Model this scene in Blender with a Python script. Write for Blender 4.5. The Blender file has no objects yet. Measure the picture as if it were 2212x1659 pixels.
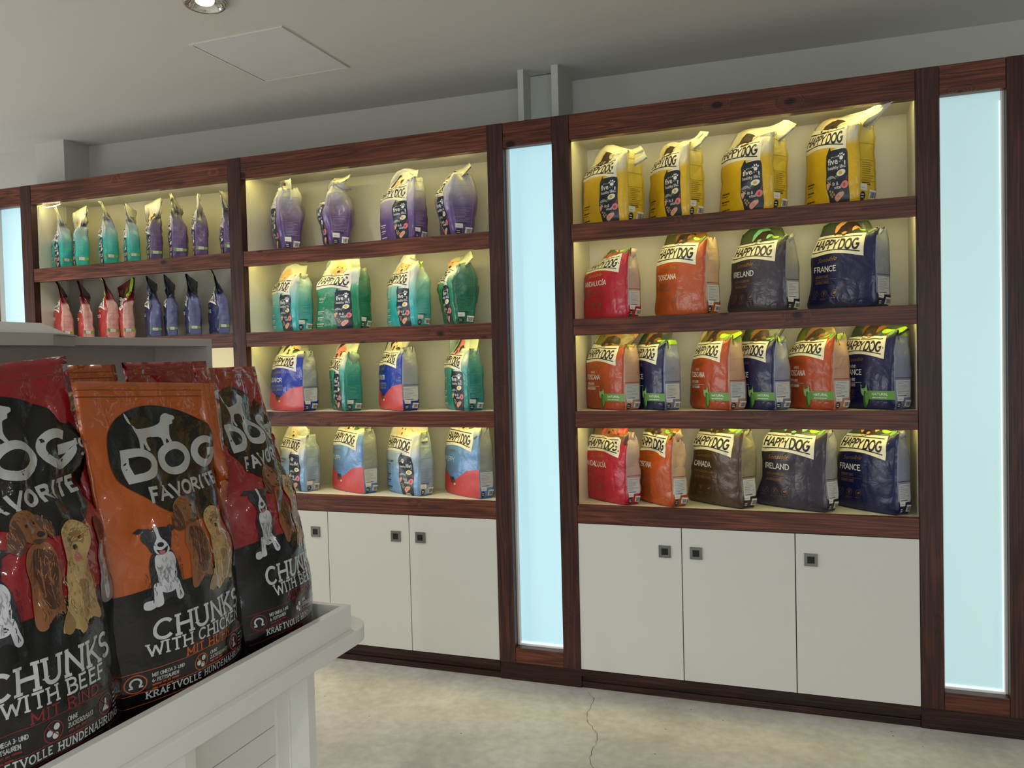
import bpy, bmesh, math, random
import numpy as np
from mathutils import Vector, Matrix
from mathutils.geometry import tessellate_polygon

# ------------------------------------------------------------------ camera, world, lights, exposure
S = bpy.context.scene
COL = S.collection
CAM = np.array([0.0, -3.7488, 1.5812])
_a, _b, _c = np.radians([-20.2503, -1.7200, -1.4334])
FPX = 1778.35
_f = np.array([np.sin(_a)*np.cos(_b), np.cos(_a)*np.cos(_b), np.sin(_b)])
_r = np.array([np.cos(_a), -np.sin(_a), 0.0]); _u = np.cross(_r, _f)
_R = np.cos(_c)*_r + np.sin(_c)*_u; _U = -np.sin(_c)*_r + np.cos(_c)*_u
camd = bpy.data.cameras.new('camera'); camd.sensor_width = 36; camd.lens = FPX/2212*36
camd.clip_start = 0.05
camo = bpy.data.objects.new('camera', camd); COL.objects.link(camo)
camo.matrix_world = Matrix(((_R[0], _U[0], -_f[0], CAM[0]), (_R[1], _U[1], -_f[1], CAM[1]), (_R[2], _U[2], -_f[2], CAM[2]), (0, 0, 0, 1)))
S.camera = camo

W = bpy.data.worlds.new('world'); S.world = W; W.use_nodes = True
W.node_tree.nodes['Background'].inputs[0].default_value = (0.8, 0.85, 0.9, 1)
W.node_tree.nodes['Background'].inputs[1].default_value = 0.05
S.view_settings.view_transform = 'Standard'; S.view_settings.look = 'None'
S.view_settings.gamma = 1; S.view_settings.use_curve_mapping = False
S.view_settings.exposure = 0.0

CEIL = 3.05
def area(name, loc, sx, sy, power, color, rot=(0, 0, 0), spread=180):
    l = bpy.data.lights.new(name, 'AREA'); l.shape = 'RECTANGLE'; l.size = sx; l.size_y = sy
    l.energy = power; l.color = color; l.spread = math.radians(spread)
    o = bpy.data.objects.new(name, l); COL.objects.link(o); o.location = loc; o.rotation_euler = rot
    return o
def spot(name, loc, power, color, angle=130, blend=0.8, size=0.045):
    l = bpy.data.lights.new(name, 'SPOT'); l.energy = power; l.color = color
    l.spot_size = math.radians(angle); l.spot_blend = blend; l.shadow_soft_size = size
    o = bpy.data.objects.new(name, l); COL.objects.link(o); o.location = loc
    return o
# recessed ceiling downlights of the shop (two are near the frame's top edge, the rest out of view)
LAMPS = [(-2.28, -1.02, 0), (-4.35, -1.02, 1), (-2.6, -3.6, 1), (-0.1, -4.6, 1), (2.1, -2.6, 1), (-4.8, -3.6, 1), (1.9, -5.3, 1)]
LAMP_POWER = 69
for i, (x, y, k) in enumerate(LAMPS):
    spot('downlight_lamp', (x, y, CEIL-0.035), LAMP_POWER*(0.75 if i < 2 else 1.0), (1.0, 0.96, 0.90), 150, 0.9)
# daylight from the shop front behind the camera
area('shopfront_daylight', (0.8, -7.3, 1.6), 5.0, 2.2, 95, (0.90, 0.95, 1.0), (math.radians(90), 0, 0))
# added fill light by the far side wall, tilted up to brighten the ceiling
area('side_fill_light', (-6.75, -3.2, 1.25), 1.5, 5.5, 150, (0.97, 0.97, 0.97), (0, math.radians(-118), 0))

# ------------------------------------------------------------------ materials
def srgb(c):
    c = np.array(c[:3], float)/255.0
    c = np.where(c <= 0.04045, c/12.92, ((c+0.055)/1.055)**2.4)
    return (float(c[0]), float(c[1]), float(c[2]), 1.0)
MATS = {}
def nmat(name):
    m = bpy.data.materials.new(name); m.use_nodes = True
    nt = m.node_tree; b = nt.nodes['Principled BSDF']
    return m, nt, b
def plain(name, rgb, rough=0.5, spec=0.5, metal=0.0, coat=0.0, coatr=0.1, bump=0.0, bscale=60, mottle=0.0):
    if name in MATS: return MATS[name]
    m, nt, b = nmat(name)
    b.inputs['Base Color'].default_value = srgb(rgb); b.inputs['Roughness'].default_value = rough
    b.inputs['Specular IOR Level'].default_value = spec; b.inputs['Metallic'].default_value = metal
    b.inputs['Coat Weight'].default_value = coat; b.inputs['Coat Roughness'].default_value = coatr
    tc = nt.nodes.new('ShaderNodeTexCoord')
    if bump > 0:
        n = nt.nodes.new('ShaderNodeTexNoise'); n.inputs['Scale'].default_value = bscale; n.inputs['Detail'].default_value = 6
        nt.links.new(tc.outputs['Object'], n.inputs['Vector'])
        bp = nt.nodes.new('ShaderNodeBump'); bp.inputs['Strength'].default_value = bump; bp.inputs['Distance'].default_value = 0.01
        nt.links.new(n.outputs['Fac'], bp.inputs['Height']); nt.links.new(bp.outputs['Normal'], b.inputs['Normal'])
        nt.links.new(bp.outputs['Normal'], b.inputs['Coat Normal'])
    if mottle > 0:
        n2 = nt.nodes.new('ShaderNodeTexNoise'); n2.inputs['Scale'].default_value = 1.7; n2.inputs['Detail'].default_value = 5
        nt.links.new(tc.outputs['Object'], n2.inputs['Vector'])
        hs = nt.nodes.new('ShaderNodeMix'); hs.data_type = 'RGBA'; hs.inputs[6].default_value = srgb(rgb)
        hs.inputs[7].default_value = srgb([v*(1-mottle) for v in rgb]); nt.links.new(n2.outputs['Fac'], hs.inputs[0])
        nt.links.new(hs.outputs[2], b.inputs['Base Color'])
    MATS[name] = m
    return m
def emis(name, rgb, strength, base=(200, 200, 200)):
    if name in MATS: return MATS[name]
    m, nt, b = nmat(name)
    b.inputs['Base Color'].default_value = srgb(base); b.inputs['Roughness'].default_value = 0.25
    b.inputs['Emission Color'].default_value = srgb(rgb); b.inputs['Emission Strength'].default_value = strength
    MATS[name] = m
    return m
def wood(name, axis, dark=(42, 20, 15), mid=(84, 44, 33), light=(120, 66, 44), seed=0.0):
    """stained spruce: long grain, growth rings bent round knots; axis = long direction of the board"""
    if name in MATS: return MATS[name]
    m, nt, b = nmat(name); L = nt.links.new; N = nt.nodes.new
    tc = N('ShaderNodeTexCoord'); oi = N('ShaderNodeObjectInfo')
    mp = N('ShaderNodeMapping'); ad = N('ShaderNodeVectorMath'); ad.operation = 'ADD'
    cx = N('ShaderNodeCombineXYZ')
    for i in range(3):
        mu = N('ShaderNodeMath'); mu.operation = 'MULTIPLY'; mu.inputs[1].default_value = 37.0+11*i+seed
        L(oi.outputs['Random'], mu.inputs[0]); L(mu.outputs[0], cx.inputs[i])
    L(tc.outputs['Object'], ad.inputs[0]); L(cx.outputs[0], ad.inputs[1])
    # knots: sparse voronoi cells, stretched along the grain, bend the ring field
    mk = N('ShaderNodeMapping'); sc = [2.6, 2.6, 2.6]; sc['xyz'.index(axis)] = 1.6; mk.inputs['Scale'].default_value = [s*2.2 for s in sc]
    L(ad.outputs[0], mk.inputs[0])
    vo = N('ShaderNodeTexVoronoi'); vo.inputs['Scale'].default_value = 1.0; L(mk.outputs[0], vo.inputs['Vector'])
    kn = N('ShaderNodeMapRange'); kn.inputs[1].default_value = 0.0; kn.inputs[2].default_value = 0.27
    kn.inputs[3].default_value = 1.0; kn.inputs[4].default_value = 0.0; kn.interpolation_type = 'SMOOTHERSTEP'; L(vo.outputs['Distance'], kn.inputs[0])
    sm = [14.0, 14.0, 14.0]; sm['xyz'.index(axis)] = 1.1; mp.inputs['Scale'].default_value = sm; L(ad.outputs[0], mp.inputs[0])
    n1 = N('ShaderNodeTexNoise'); n1.inputs['Scale'].default_value = 1.0; n1.inputs['Detail'].default_value = 2; L(mp.outputs[0], n1.inputs['Vector'])
    ring = N('ShaderNodeMath'); ring.operation = 'MULTIPLY_ADD'; ring.inputs[1].default_value = 9.0; L(n1.outputs['Fac'], ring.inputs[0])
    kb = N('ShaderNodeMath'); kb.operation = 'MULTIPLY'; kb.inputs[1].default_value = 5.0; L(kn.outputs[0], kb.inputs[0]); L(kb.outputs[0], ring.inputs[2])
    sn = N('ShaderNodeMath'); sn.operation = 'MULTIPLY'; sn.inputs[1].default_value = 6.28; L(ring.outputs[0], sn.inputs[0])
    si = N('ShaderNodeMath'); si.operation = 'SINE'; L(sn.outputs[0], si.inputs[0])
    mf = N('ShaderNodeMapping'); sf = [150.0, 150.0, 150.0]; sf['xyz'.index(axis)] = 3.0; mf.inputs['Scale'].default_value = sf; L(ad.outputs[0], mf.inputs[0])
    n2 = N('ShaderNodeTexNoise'); n2.inputs['Scale'].default_value = 1.0; n2.inputs['Detail'].default_value = 3; L(mf.outputs[0], n2.inputs['Vector'])
    mx = N('ShaderNodeMath'); mx.operation = 'MULTIPLY_ADD'; mx.inputs[1].default_value = 0.11; mx.inputs[2].default_value = -0.04; L(si.outputs[0], mx.inputs[0])
    ad2 = N('ShaderNodeMath'); ad2.operation = 'ADD'; L(mx.outputs[0], ad2.inputs[0]); L(n2.outputs['Fac'], ad2.inputs[1])
    cr = N('ShaderNodeValToRGB'); e = cr.color_ramp.elements
    e[0].position = 0.12; e[0].color = srgb(dark); e[1].position = 0.86; e[1].color = srgb(light)
    e2 = cr.color_ramp.elements.new(0.48); e2.color = srgb(mid); L(ad2.outputs[0], cr.inputs[0])
    kd = N('ShaderNodeMapRange'); kd.inputs[1].default_value = 0.62; kd.inputs[2].default_value = 0.9; L(kn.outputs[0], kd.inputs[0])
    mk2 = N('ShaderNodeMix'); mk2.data_type = 'RGBA'; mk2.inputs[7].default_value = srgb((30, 15, 12)); L(cr.outputs[0], mk2.inputs[6]); L(kd.outputs[0], mk2.inputs[0])
    # broad stain variation
    n3 = N('ShaderNodeTexNoise'); n3.inputs['Scale'].default_value = 2.2; n3.inputs['Detail'].default_value = 2; L(ad.outputs[0], n3.inputs['Vector'])
    mr = N('ShaderNodeMapRange'); mr.inputs[1].default_value = 0.3; mr.inputs[2].default_value = 0.7; mr.inputs[3].default_value = 0.72; mr.inputs[4].default_value = 1.2; L(n3.outputs['Fac'], mr.inputs[0])
    vm = N('ShaderNodeVectorMath'); vm.operation = 'SCALE'; L(mk2.outputs[2], vm.inputs[0]); L(mr.outputs[0], vm.inputs['Scale'])
    L(vm.outputs[0], b.inputs['Base Color'])
    b.inputs['Roughness'].default_value = 0.40; b.inputs['Specular IOR Level'].default_value = 0.3
    bp = N('ShaderNodeBump'); bp.inputs['Strength'].default_value = 0.5; bp.inputs['Distance'].default_value = 0.002
    L(ad2.outputs[0], bp.inputs['Height']); L(bp.outputs['Normal'], b.inputs['Normal'])
    MATS[name] = m
    return m
WX = wood('stained_wood_grain_across', 'x', dark=(50, 26, 19), mid=(94, 51, 38), light=(132, 76, 54)); WZ = wood('stained_wood_grain_upright', 'z', dark=(40, 22, 20), mid=(62, 36, 32), light=(92, 52, 40), seed=3)
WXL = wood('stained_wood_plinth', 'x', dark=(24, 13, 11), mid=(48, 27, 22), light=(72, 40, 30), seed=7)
M_DOOR = plain('door_lacquer', (214, 214, 206), 0.45, 0.4, bump=0.02, bscale=200)
M_SHELF = plain('shelf_white', (226, 222, 208), 0.5, 0.4)
M_PAINT = plain('wall_paint', (190, 189, 182), 0.8, 0.3, bump=0.05, bscale=90, mottle=0.03)
M_PAINTC = plain('ceiling_paint', (200, 198, 192), 0.85, 0.3, bump=0.04, bscale=70, mottle=0.03)
M_HATCH = plain('hatch_paint', (204, 203, 202), 0.6, 0.3)
M_WLAC = plain('white_lacquer', (232, 232, 226), 0.35, 0.5, bump=0.01)
M_METAL = plain('brushed_nickel', (120, 120, 114), 0.35, 0.5, 0.8)
M_METALD = plain('recess_dark', (30, 30, 29), 0.5, 0.4, 0.3)
M_DARK = plain('gap_dark', (18, 14, 12), 0.7)
M_CHROME = plain('chrome', (220, 220, 220), 0.12, 0.5, 1.0)

# concrete floor
def concrete():
    m, nt, b = nmat('polished_concrete'); L = nt.links.new; N = nt.nodes.new
    tc = N('ShaderNodeTexCoord')
    n1 = N('ShaderNodeTexNoise'); n1.inputs['Scale'].default_value = 2.2; n1.inputs['Detail'].default_value = 9; n1.inputs['Roughness'].default_value = 0.62; n1.inputs['Distortion'].default_value = 0.6
    L(tc.outputs['Object'], n1.inputs['Vector'])
    cr = N('ShaderNodeValToRGB'); e = cr.color_ramp.elements
    e[0].position = 0.3; e[0].color = srgb((184, 181, 172)); e[1].position = 0.7; e[1].color = srgb((222, 219, 210)); L(n1.outputs['Fac'], cr.inputs[0])
    n2 = N('ShaderNodeTexNoise'); n2.inputs['Scale'].default_value = 26; n2.inputs['Detail'].default_value = 8; L(tc.outputs['Object'], n2.inputs['Vector'])
    mr = N('ShaderNodeMapRange'); mr.inputs[1].default_value = 0.3; mr.inputs[2].default_value = 0.7; mr.inputs[3].default_value = 0.88; mr.inputs[4].default_value = 1.08; L(n2.outputs['Fac'], mr.inputs[0])
    vm = N('ShaderNodeVectorMath'); vm.operation = 'SCALE'; L(cr.outputs[0], vm.inputs[0]); L(mr.outputs[0], vm.inputs['Scale'])
    v3 = N('ShaderNodeTexVoronoi'); v3.inputs['Scale'].default_value = 9; L(tc.outputs['Object'], v3.inputs['Vector'])
    sp = N('ShaderNodeMath'); sp.operation = 'LESS_THAN'; sp.inputs[1].default_value = 0.035; L(v3.outputs['Distance'], sp.inputs[0])
    mx = N('ShaderNodeMix'); mx.data_type = 'RGBA'; mx.inputs[7].default_value = srgb((110, 100, 86)); L(vm.outputs[0], mx.inputs[6]); L(sp.outputs[0], mx.inputs[0])
    L(mx.outputs[2], b.inputs['Base Color'])
    b.inputs['Roughness'].default_value = 0.5
    bp = N('ShaderNodeBump'); bp.inputs['Strength'].default_value = 0.12; bp.inputs['Distance'].default_value = 0.01
    L(n2.outputs['Fac'], bp.inputs['Height']); L(bp.outputs['Normal'], b.inputs['Normal'])
    return m

# ------------------------------------------------------------------ mesh helpers
def link(name, me, parent=None, loc=None):
    o = bpy.data.objects.new(name, me); COL.objects.link(o)
    if parent is not None: o.parent = parent
    if loc is not None: o.location = loc
    return o
def empty(name, loc=(0, 0, 0), rz=0.0, label=None, cat=None, group=None):
    o = bpy.data.objects.new(name, None); COL.objects.link(o); o.location = loc; o.rotation_euler = (0, 0, rz)
    o.empty_display_size = 0.05
    if label: o['label'] = label
    if cat: o['category'] = cat
    if group: o['group'] = group
    return o
def box_into(bm, p0, p1, bevel=0.0, mi=0):
    x0, y0, z0 = [min(a, b) for a, b in zip(p0, p1)]; x1, y1, z1 = [max(a, b) for a, b in zip(p0, p1)]
    vs = [bm.verts.new((x, y, z)) for x in (x0, x1) for y in (y0, y1) for z in (z0, z1)]
    fs = [(0, 1, 3, 2), (4, 6, 7, 5), (0, 4, 5, 1), (2, 3, 7, 6), (0, 2, 6, 4), (1, 5, 7, 3)]
    faces = [bm.faces.new([vs[i] for i in f]) for f in fs]
    for f in faces: f.material_index = mi
    if bevel > 0:
        es = list({e for f in faces for e in f.edges})
        r = bmesh.ops.bevel(bm, geom=es, offset=bevel, segments=2, profile=0.6, affect='EDGES')
    return faces
def boxes(name, bl, mat, parent=None, bevel=0.0, center=True, kind=None):
    """one mesh out of boxes; origin moved to the mesh centre"""
    bm = bmesh.new()
    for b in bl: box_into(bm, b[0], b[1], bevel)
    bmesh.ops.recalc_face_normals(bm, faces=bm.faces)
    co = np.array([v.co[:] for v in bm.verts]); c = (co.min(0)+co.max(0))/2 if center else np.zeros(3)
    for v in bm.verts: v.co -= Vector(c)
    me = bpy.data.meshes.new(name); bm.to_mesh(me); bm.free(); me.materials.append(mat)
    o = link(name, me, parent)
    pl = np.array(parent.location[:]) if parent is not None else np.zeros(3)
    o.location = Vector(c-pl)
    if kind: o['kind'] = kind
    return o
def meshobj(name, verts, faces, mats, mis=None, parent=None, smooth=False, loc=None):
    me = bpy.data.meshes.new(name); me.from_pydata([tuple(map(float, v)) for v in verts], [], [tuple(map(int, f)) for f in faces])
    for m in (mats if isinstance(mats, (list, tuple)) else [mats]): me.materials.append(m)
    if mis is not None: me.polygons.foreach_set('material_index', np.array(mis, dtype=np.int32))
    if smooth: me.polygons.foreach_set('use_smooth', np.ones(len(me.polygons), dtype=bool))
    me.update()
    return link(name, me, parent, loc)
def structure(o):
    o['kind'] = 'structure'; return o

# ------------------------------------------------------------------ room shell
fl = structure(boxes('floor', [((-7, -8, -0.1), (4.2, 1.2, 0))], concrete()))
ce = structure(boxes('ceiling', [((-7, -8, CEIL), (4.2, 1.2, CEIL+0.1))], M_PAINTC))
def prism(name, pts, z0, z1, mat, parent=None):
    n = len(pts); v = [(x, y, z0) for x, y in pts]+[(x, y, z1) for x, y in pts]
    f = [tuple(range(n))[::-1], tuple(range(n, 2*n))]+[(i, (i+1) % n, n+(i+1) % n, n+i) for i in range(n)]
    return meshobj(name, v, f, mat, parent=parent)
# back wall drifts a little away from the cabinets towards the right, with a pier at the far end
structure(prism('wall_back', [(-4.47, 0.43), (3.9, 0.66), (3.9, 0.9), (-4.47, 0.9)], 0, CEIL, M_PAINT))
structure(prism('wall_pier', [(-4.735, 0.255), (-4.47, 0.235), (-4.47, 0.9), (-4.735, 0.9)], 0, CEIL, M_PAINT))
structure(prism('wall_left_alcove', [(-6.9, 0.10), (-4.735, 0.345), (-4.735, 0.9), (-6.9, 0.9)], 0, CEIL, M_PAINT))
structure(boxes('wall_left', [((-7.0, -8, 0), (-6.9, 0.9, CEIL))], M_PAINT))
structure(boxes('wall_right', [((4.0, -8, 0), (4.1, 0.9, CEIL))], M_PAINT))
structure(boxes('wall_front', [((-7, -8.0, 0), (4.1, -7.9, CEIL))], M_PAINT))
# boxed steel column: two flanges and a recessed web between them
structure(boxes('trim_column_casing', [((-1.402, 0.245, 0), (-1.372, 0.5, CEIL)), ((-1.225, 0.25, 0), (-1.19, 0.5, CEIL)), ((-1.372, 0.36, 0), (-1.225, 0.5, CEIL-0.004))], M_PAINT))
# crack in the concrete
def crack():
    rnd = random.Random(4); pts = []
    P0 = np.array([-1.03, -0.02]); P1 = np.array([-0.62, -1.35])
    n = 60
    for i in range(n+1):
        t = i/n; p = P0*(1-t)+P1*t
        pts.append((p[0]+0.02*math.sin(t*23)+rnd.uniform(-.006, .006), p[1]+rnd.uniform(-.004, .004)))
    v = []; f = []
    for i, (x, y) in enumerate(pts):
        w = 0.0011*(0.5+rnd.random())
        v += [(x-w, y, 0.0006), (x+w, y, 0.0006)]
        if i: f.append((2*i-2, 2*i-1, 2*i+1, 2*i))
    o = meshobj('floor_crack', v, f, plain('crack', (104, 99, 88), 0.9), parent=fl)
    o.location = -fl.location
crack()
# ceiling access hatch
h = empty('ceiling_hatch', (-2.40, -0.415, CEIL), 0, 'square painted access hatch set flush into the ceiling', 'hatch')
boxes('hatch_frame', [((-2.655, -0.69, CEIL-0.006), (-2.15, -0.678, CEIL+0.001)), ((-2.655, -0.152, CEIL-0.006), (-2.15, -0.14, CEIL+0.001)),
                      ((-2.655, -0.678, CEIL-0.006), (-2.643, -0.152, CEIL+0.001)), ((-2.162, -0.678, CEIL-0.006), (-2.15, -0.152, CEIL+0.001))], M_HATCH, h)
boxes('hatch_panel', [((-2.640, -0.675, CEIL-0.004), (-2.165, -0.155, CEIL+0.001))], M_HATCH, h, 0.001)

def lathe(name, prof, mat, parent, seg=40, loc=(0, 0, 0), smooth=True):
    v = []; f = []
    for k in range(seg):
        a = 2*math.pi*k/seg
        for r, z in prof: v.append((r*math.cos(a), r*math.sin(a), z))
    n = len(prof)
    for k in range(seg):
        k2 = (k+1) % seg
        for i in range(n-1): f.append((k*n+i, k2*n+i, k2*n+i+1, k*n+i+1))
    return meshobj(name, v, f, mat, parent=parent, smooth=smooth, loc=loc)
M_BULB = emis('lamp_glow', (255, 246, 232), 14.0)
LLAB = ['round chrome downlight recessed in the ceiling above the access hatch', 'round chrome downlight recessed near the wall pier']
for i, (x, y, k) in enumerate(LAMPS[:2]):
    d = empty('ceiling_downlight', (x, y, CEIL), 0, LLAB[i], 'ceiling light', 'chrome ceiling downlights')
    lathe('lamp_ring', [(0.078, 0.0), (0.086, -0.006), (0.086, -0.014), (0.076, -0.022), (0.066, -0.018), (0.058, -0.002)], M_CHROME, d)
    lathe('lamp_reflector', [(0.066, -0.016), (0.052, -0.003), (0.035, -0.001)], M_CHROME, d)
    lathe('lamp_lens', [(0.0001, -0.010), (0.03, -0.010), (0.036, -0.004)], M_BULB, d)

# ------------------------------------------------------------------ shelving wall
ZT, ZO = 2.72, 2.602
BEAMS = [(2.2077, 2.1273), (1.7637, 1.6854), (1.327, 1.2484), (0.8814, 0.7978)]
DT, DB = 0.795, 0.0908
A0, A1 = -4.582, -4.495
B0, B1 = -3.0227, -2.936
C0, C1, D0, D1 = -1.4837, -1.4011, -1.1549, -1.0703
E0, E1, F0, F1 = 0.396, 0.4818, 0.7185, 0.805
YB = 0.342      # back of the compartments
PD = 0.045      # thickness of posts and rails
CEILC = 2.63
M_LED = emis('led_glow', (255, 240, 150), 9.0)
LED_COL = (1.0, 0.87, 0.22)
def cabinet(x0, x1, label, lit=(1, 1, 1, 1), handles=('r', 'l', 'l'), post=None):
    r = empty('shelf_cabinet', ((x0+x1)/2, 0, 0), 0, label, 'shelving', 'wooden fronted shelf cabinets along the wall')
    cx = (x0+x1)/2; pl0 = post[0] if post else x0
    def bx(n, bl, m, bev=0.0): return boxes(n, bl, m, r, bev)
    if post: bx('post', [((post[0], 0, DB), (post[1], PD, ZT))], WZ, 0.002)
    bx('top_rail', [((x0+.001, 0.002, ZO), (x1-.001, PD, ZT))], WX, 0.002)
    for t, b in BEAMS: bx('shelf_rail', [((x0+.001, 0.002, b), (x1-.001, PD-.005, t))], WX, 0.002)
    bx('side_panel', [((x0-0.018, PD, DB), (x0, YB, ZT))], M_SHELF)
    bx('side_panel', [((x1, PD, DB), (x1+0.018, YB, ZT))], M_SHELF)
    bx('back_panel', [((x0-0.018, YB, DB), (x1+0.018, YB+0.012, ZT))], M_SHELF)
    bx('top_board', [((x0, PD, CEILC), (x1, YB, CEILC+0.02))], M_SHELF)
    for t, b in BEAMS: bx('shelf_board', [((x0, PD-.005, t-0.022), (x1, YB, t-0.0005))], M_SHELF)
    # doors
    w = (x1-x0)/3
    for i in range(3):
        a, c = x0+i*w+.002, x0+(i+1)*w-.002
        hx = c-0.075 if handles[i] == 'r' else a+0.062
        hz = 0.683
        d = bx('cabinet_door', [((a, 0.004, DB+.003), (c, 0.024, DT-.001))], M_DOOR, 0.0012)
        s = 0.0275
        bl = [((hx-s, -0.0005, hz-s), (hx+s, 0.0045, hz-s*.55)), ((hx-s, -0.0005, hz+s*.55), (hx+s, 0.0045, hz+s)), ((hx-s, -0.0005, hz-s*.55), (hx-s*.55, 0.0045, hz+s*.55)), ((hx+s*.55, -0.0005, hz-s*.55), (hx+s, 0.0045, hz+s*.55))]
        hp = boxes('door_handle', bl, M_METAL, d, 0.0); hp.location = Vector((hx, 0.002, hz))-r.location-d.location
        rc = boxes('handle_recess', [((hx-s*.55, 0.0, hz-s*.55), (hx+s*.55, 0.0038, hz+s*.55))], M_METALD, d); rc.location = Vector((hx, 0.0030, hz))-r.location-d.location
    bx('carcass_shadow_gap', [((x0, 0.026, DB), (x1, 0.04, DT))], M_DARK)
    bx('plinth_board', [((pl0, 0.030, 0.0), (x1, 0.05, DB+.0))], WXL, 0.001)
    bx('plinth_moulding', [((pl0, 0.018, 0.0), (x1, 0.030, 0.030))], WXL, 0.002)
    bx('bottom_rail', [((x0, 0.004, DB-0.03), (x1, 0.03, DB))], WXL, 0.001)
    tops = [CEILC]+[t-0.022 for t, b in BEAMS[:3]]
    for i, zt in enumerate(tops):
        bx('led_strip', [((x0+.02, PD+.004, zt-0.006), (x1-.02, PD+.014, zt-0.0005))], M_LED if lit[i] else M_WLAC)
        if lit[i]:
            area('shelf_led_light', (cx, PD+0.014, zt-0.009), (x1-x0)-.06, 0.012, 1.12, LED_COL, (math.radians(4), 0, 0))
    return r
cab1 = cabinet(A1, B0, 'wood fronted shelf cabinet holding slim teal, purple, pink and navy bags', (1, 0, 1, 1))
cab2 = cabinet(B1, C0, 'shelf cabinet with purple, green and light blue bags above three white doors', handles=('r', 'r', 'l'), post=(B0, B1))
cab3 = cabinet(D1, E0, 'shelf cabinet with yellow bags on top and red to navy bags below')

def glow_mat(name, rgb, st):
    m, nt, b = nmat(name)
    b.inputs['Base Color'].default_value = srgb((170, 190, 190)); b.inputs['Roughness'].default_value = 0.3
    b.inputs['Emission Color'].default_value = srgb(rgb); b.inputs['Emission Strength'].default_value = st
    return m
M_GLASS1 = glow_mat('frosted_glass_lit', (180, 224, 238), 0.78)
M_GLASS2 = glow_mat('frosted_glass_lit_greenish', (172, 206, 208), 0.80)
M_EDGE = emis('glass_edge_glow', (225, 244, 246), 0.9)
def light_panel(p0, p1, q0, q1, label, gm, zb=0.165):
    r = empty('light_panel', ((p0+q1)/2, 0, 0), 0, label, 'light panel', 'backlit frosted panels between the cabinets')
    def bx(n, bl, m, bev=0.0): return boxes(n, bl, m, r, bev)
    if p1 > p0: bx('post', [((p0, 0, DB), (p1, PD, ZT))], WZ, 0.002)
    bx('post', [((q0, 0, DB), (q1, PD, ZT))], WZ, 0.002)
    bx('top_rail', [((p1+.001, 0.002, ZO), (q0-.001, PD, ZT))], WX, 0.002)
    bx('bottom_rail', [((p1+.001, 0.002, DB), (q0-.001, PD, zb))], WX, 0.002)
    bx('frosted_pane', [((p1, PD+0.03, zb-.01), (q0, PD+0.038, ZO+.03))], gm)
    bx('glazing_bead', [((p1, PD, zb-.005), (p1+0.008, PD+0.03, ZO+.02)), ((q0-0.008, PD, zb-.005), (q0, PD+0.03, ZO+.02)), ((p1, PD, zb-.008), (q0, PD+0.03, zb+.002))], plain('bead_cream', (214, 204, 196), 0.5))
    bx('edge_light_strip', [((p1+.008, PD+0.024, zb+.002), (q0-.008, PD+0.029, zb+.010)), ((q0-.012, PD+0.024, zb+.01), (q0-.008, PD+0.029, ZO-.03))], M_EDGE)
    bx('plinth_board', [((p0-.0, 0.012, 0.0), (q1+.0, 0.05, DB-.001))], WXL, 0.001)
    return r
light_panel(-4.93, -4.845, A0, A1, 'glowing frosted panel in a wooden frame beside the cabinet of slim bags', M_GLASS1)
light_panel(C0, C1, D0, D1, 'tall glowing frosted panel framed between the purple-bag and yellow-bag shelves', M_GLASS1)
light_panel(E0, E1, F0, F1, 'glowing frosted panel framed in knotty wood at the end of the yellow-bag cabinet', M_GLASS2)
# loose end of a led ribbon sagging from the top rail of the first cabinet
ribbon = empty('led_ribbon', (-4.42, 0.02, 2.60), 0, 'loose glittering led ribbon end drooping under the top rail of the slim-bag cabinet', 'light strip')
vv = []; ff = []
for i in range(13):
    x = -0.12+0.024*i; z = 0.004-0.014*math.sin(math.pi*i/12)**2-0.004*(i < 4)
    vv += [(x, 0.03, z), (x, 0.040, z)]
    if i: ff.append((2*i-2, 2*i-1, 2*i+1, 2*i))
meshobj('ribbon_tape', vv, ff, plain('ribbon_tape', (190, 180, 130), 0.5), parent=ribbon)
M_DOT = emis('led_dots', (255, 250, 215), 60.0)
bm = bmesh.new()
rr = random.Random(2)
for i in range(11):
    x = -0.03+0.0135*i; z = 0.004-0.014*math.sin(math.pi*(x+.12)/0.288)**2
    bmesh.ops.create_icosphere(bm, subdivisions=1, radius=0.0022, matrix=Matrix.Translation((x, 0.03, z-0.004+rr.uniform(-.002, .002))))
me = bpy.data.meshes.new('led_dots'); bm.to_mesh(me); bm.free(); me.materials.append(M_DOT); link('led_dots', me, ribbon)

# ------------------------------------------------------------------ printed artwork, drawn flat and then laid onto each bag's own surface
def arc(cx, cy, rx, ry, a0, a1, n=10):
    return [(cx+rx*math.cos(math.radians(a0+(a1-a0)*i/n)), cy+ry*math.sin(math.radians(a0+(a1-a0)*i/n))) for i in range(n+1)]
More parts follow.
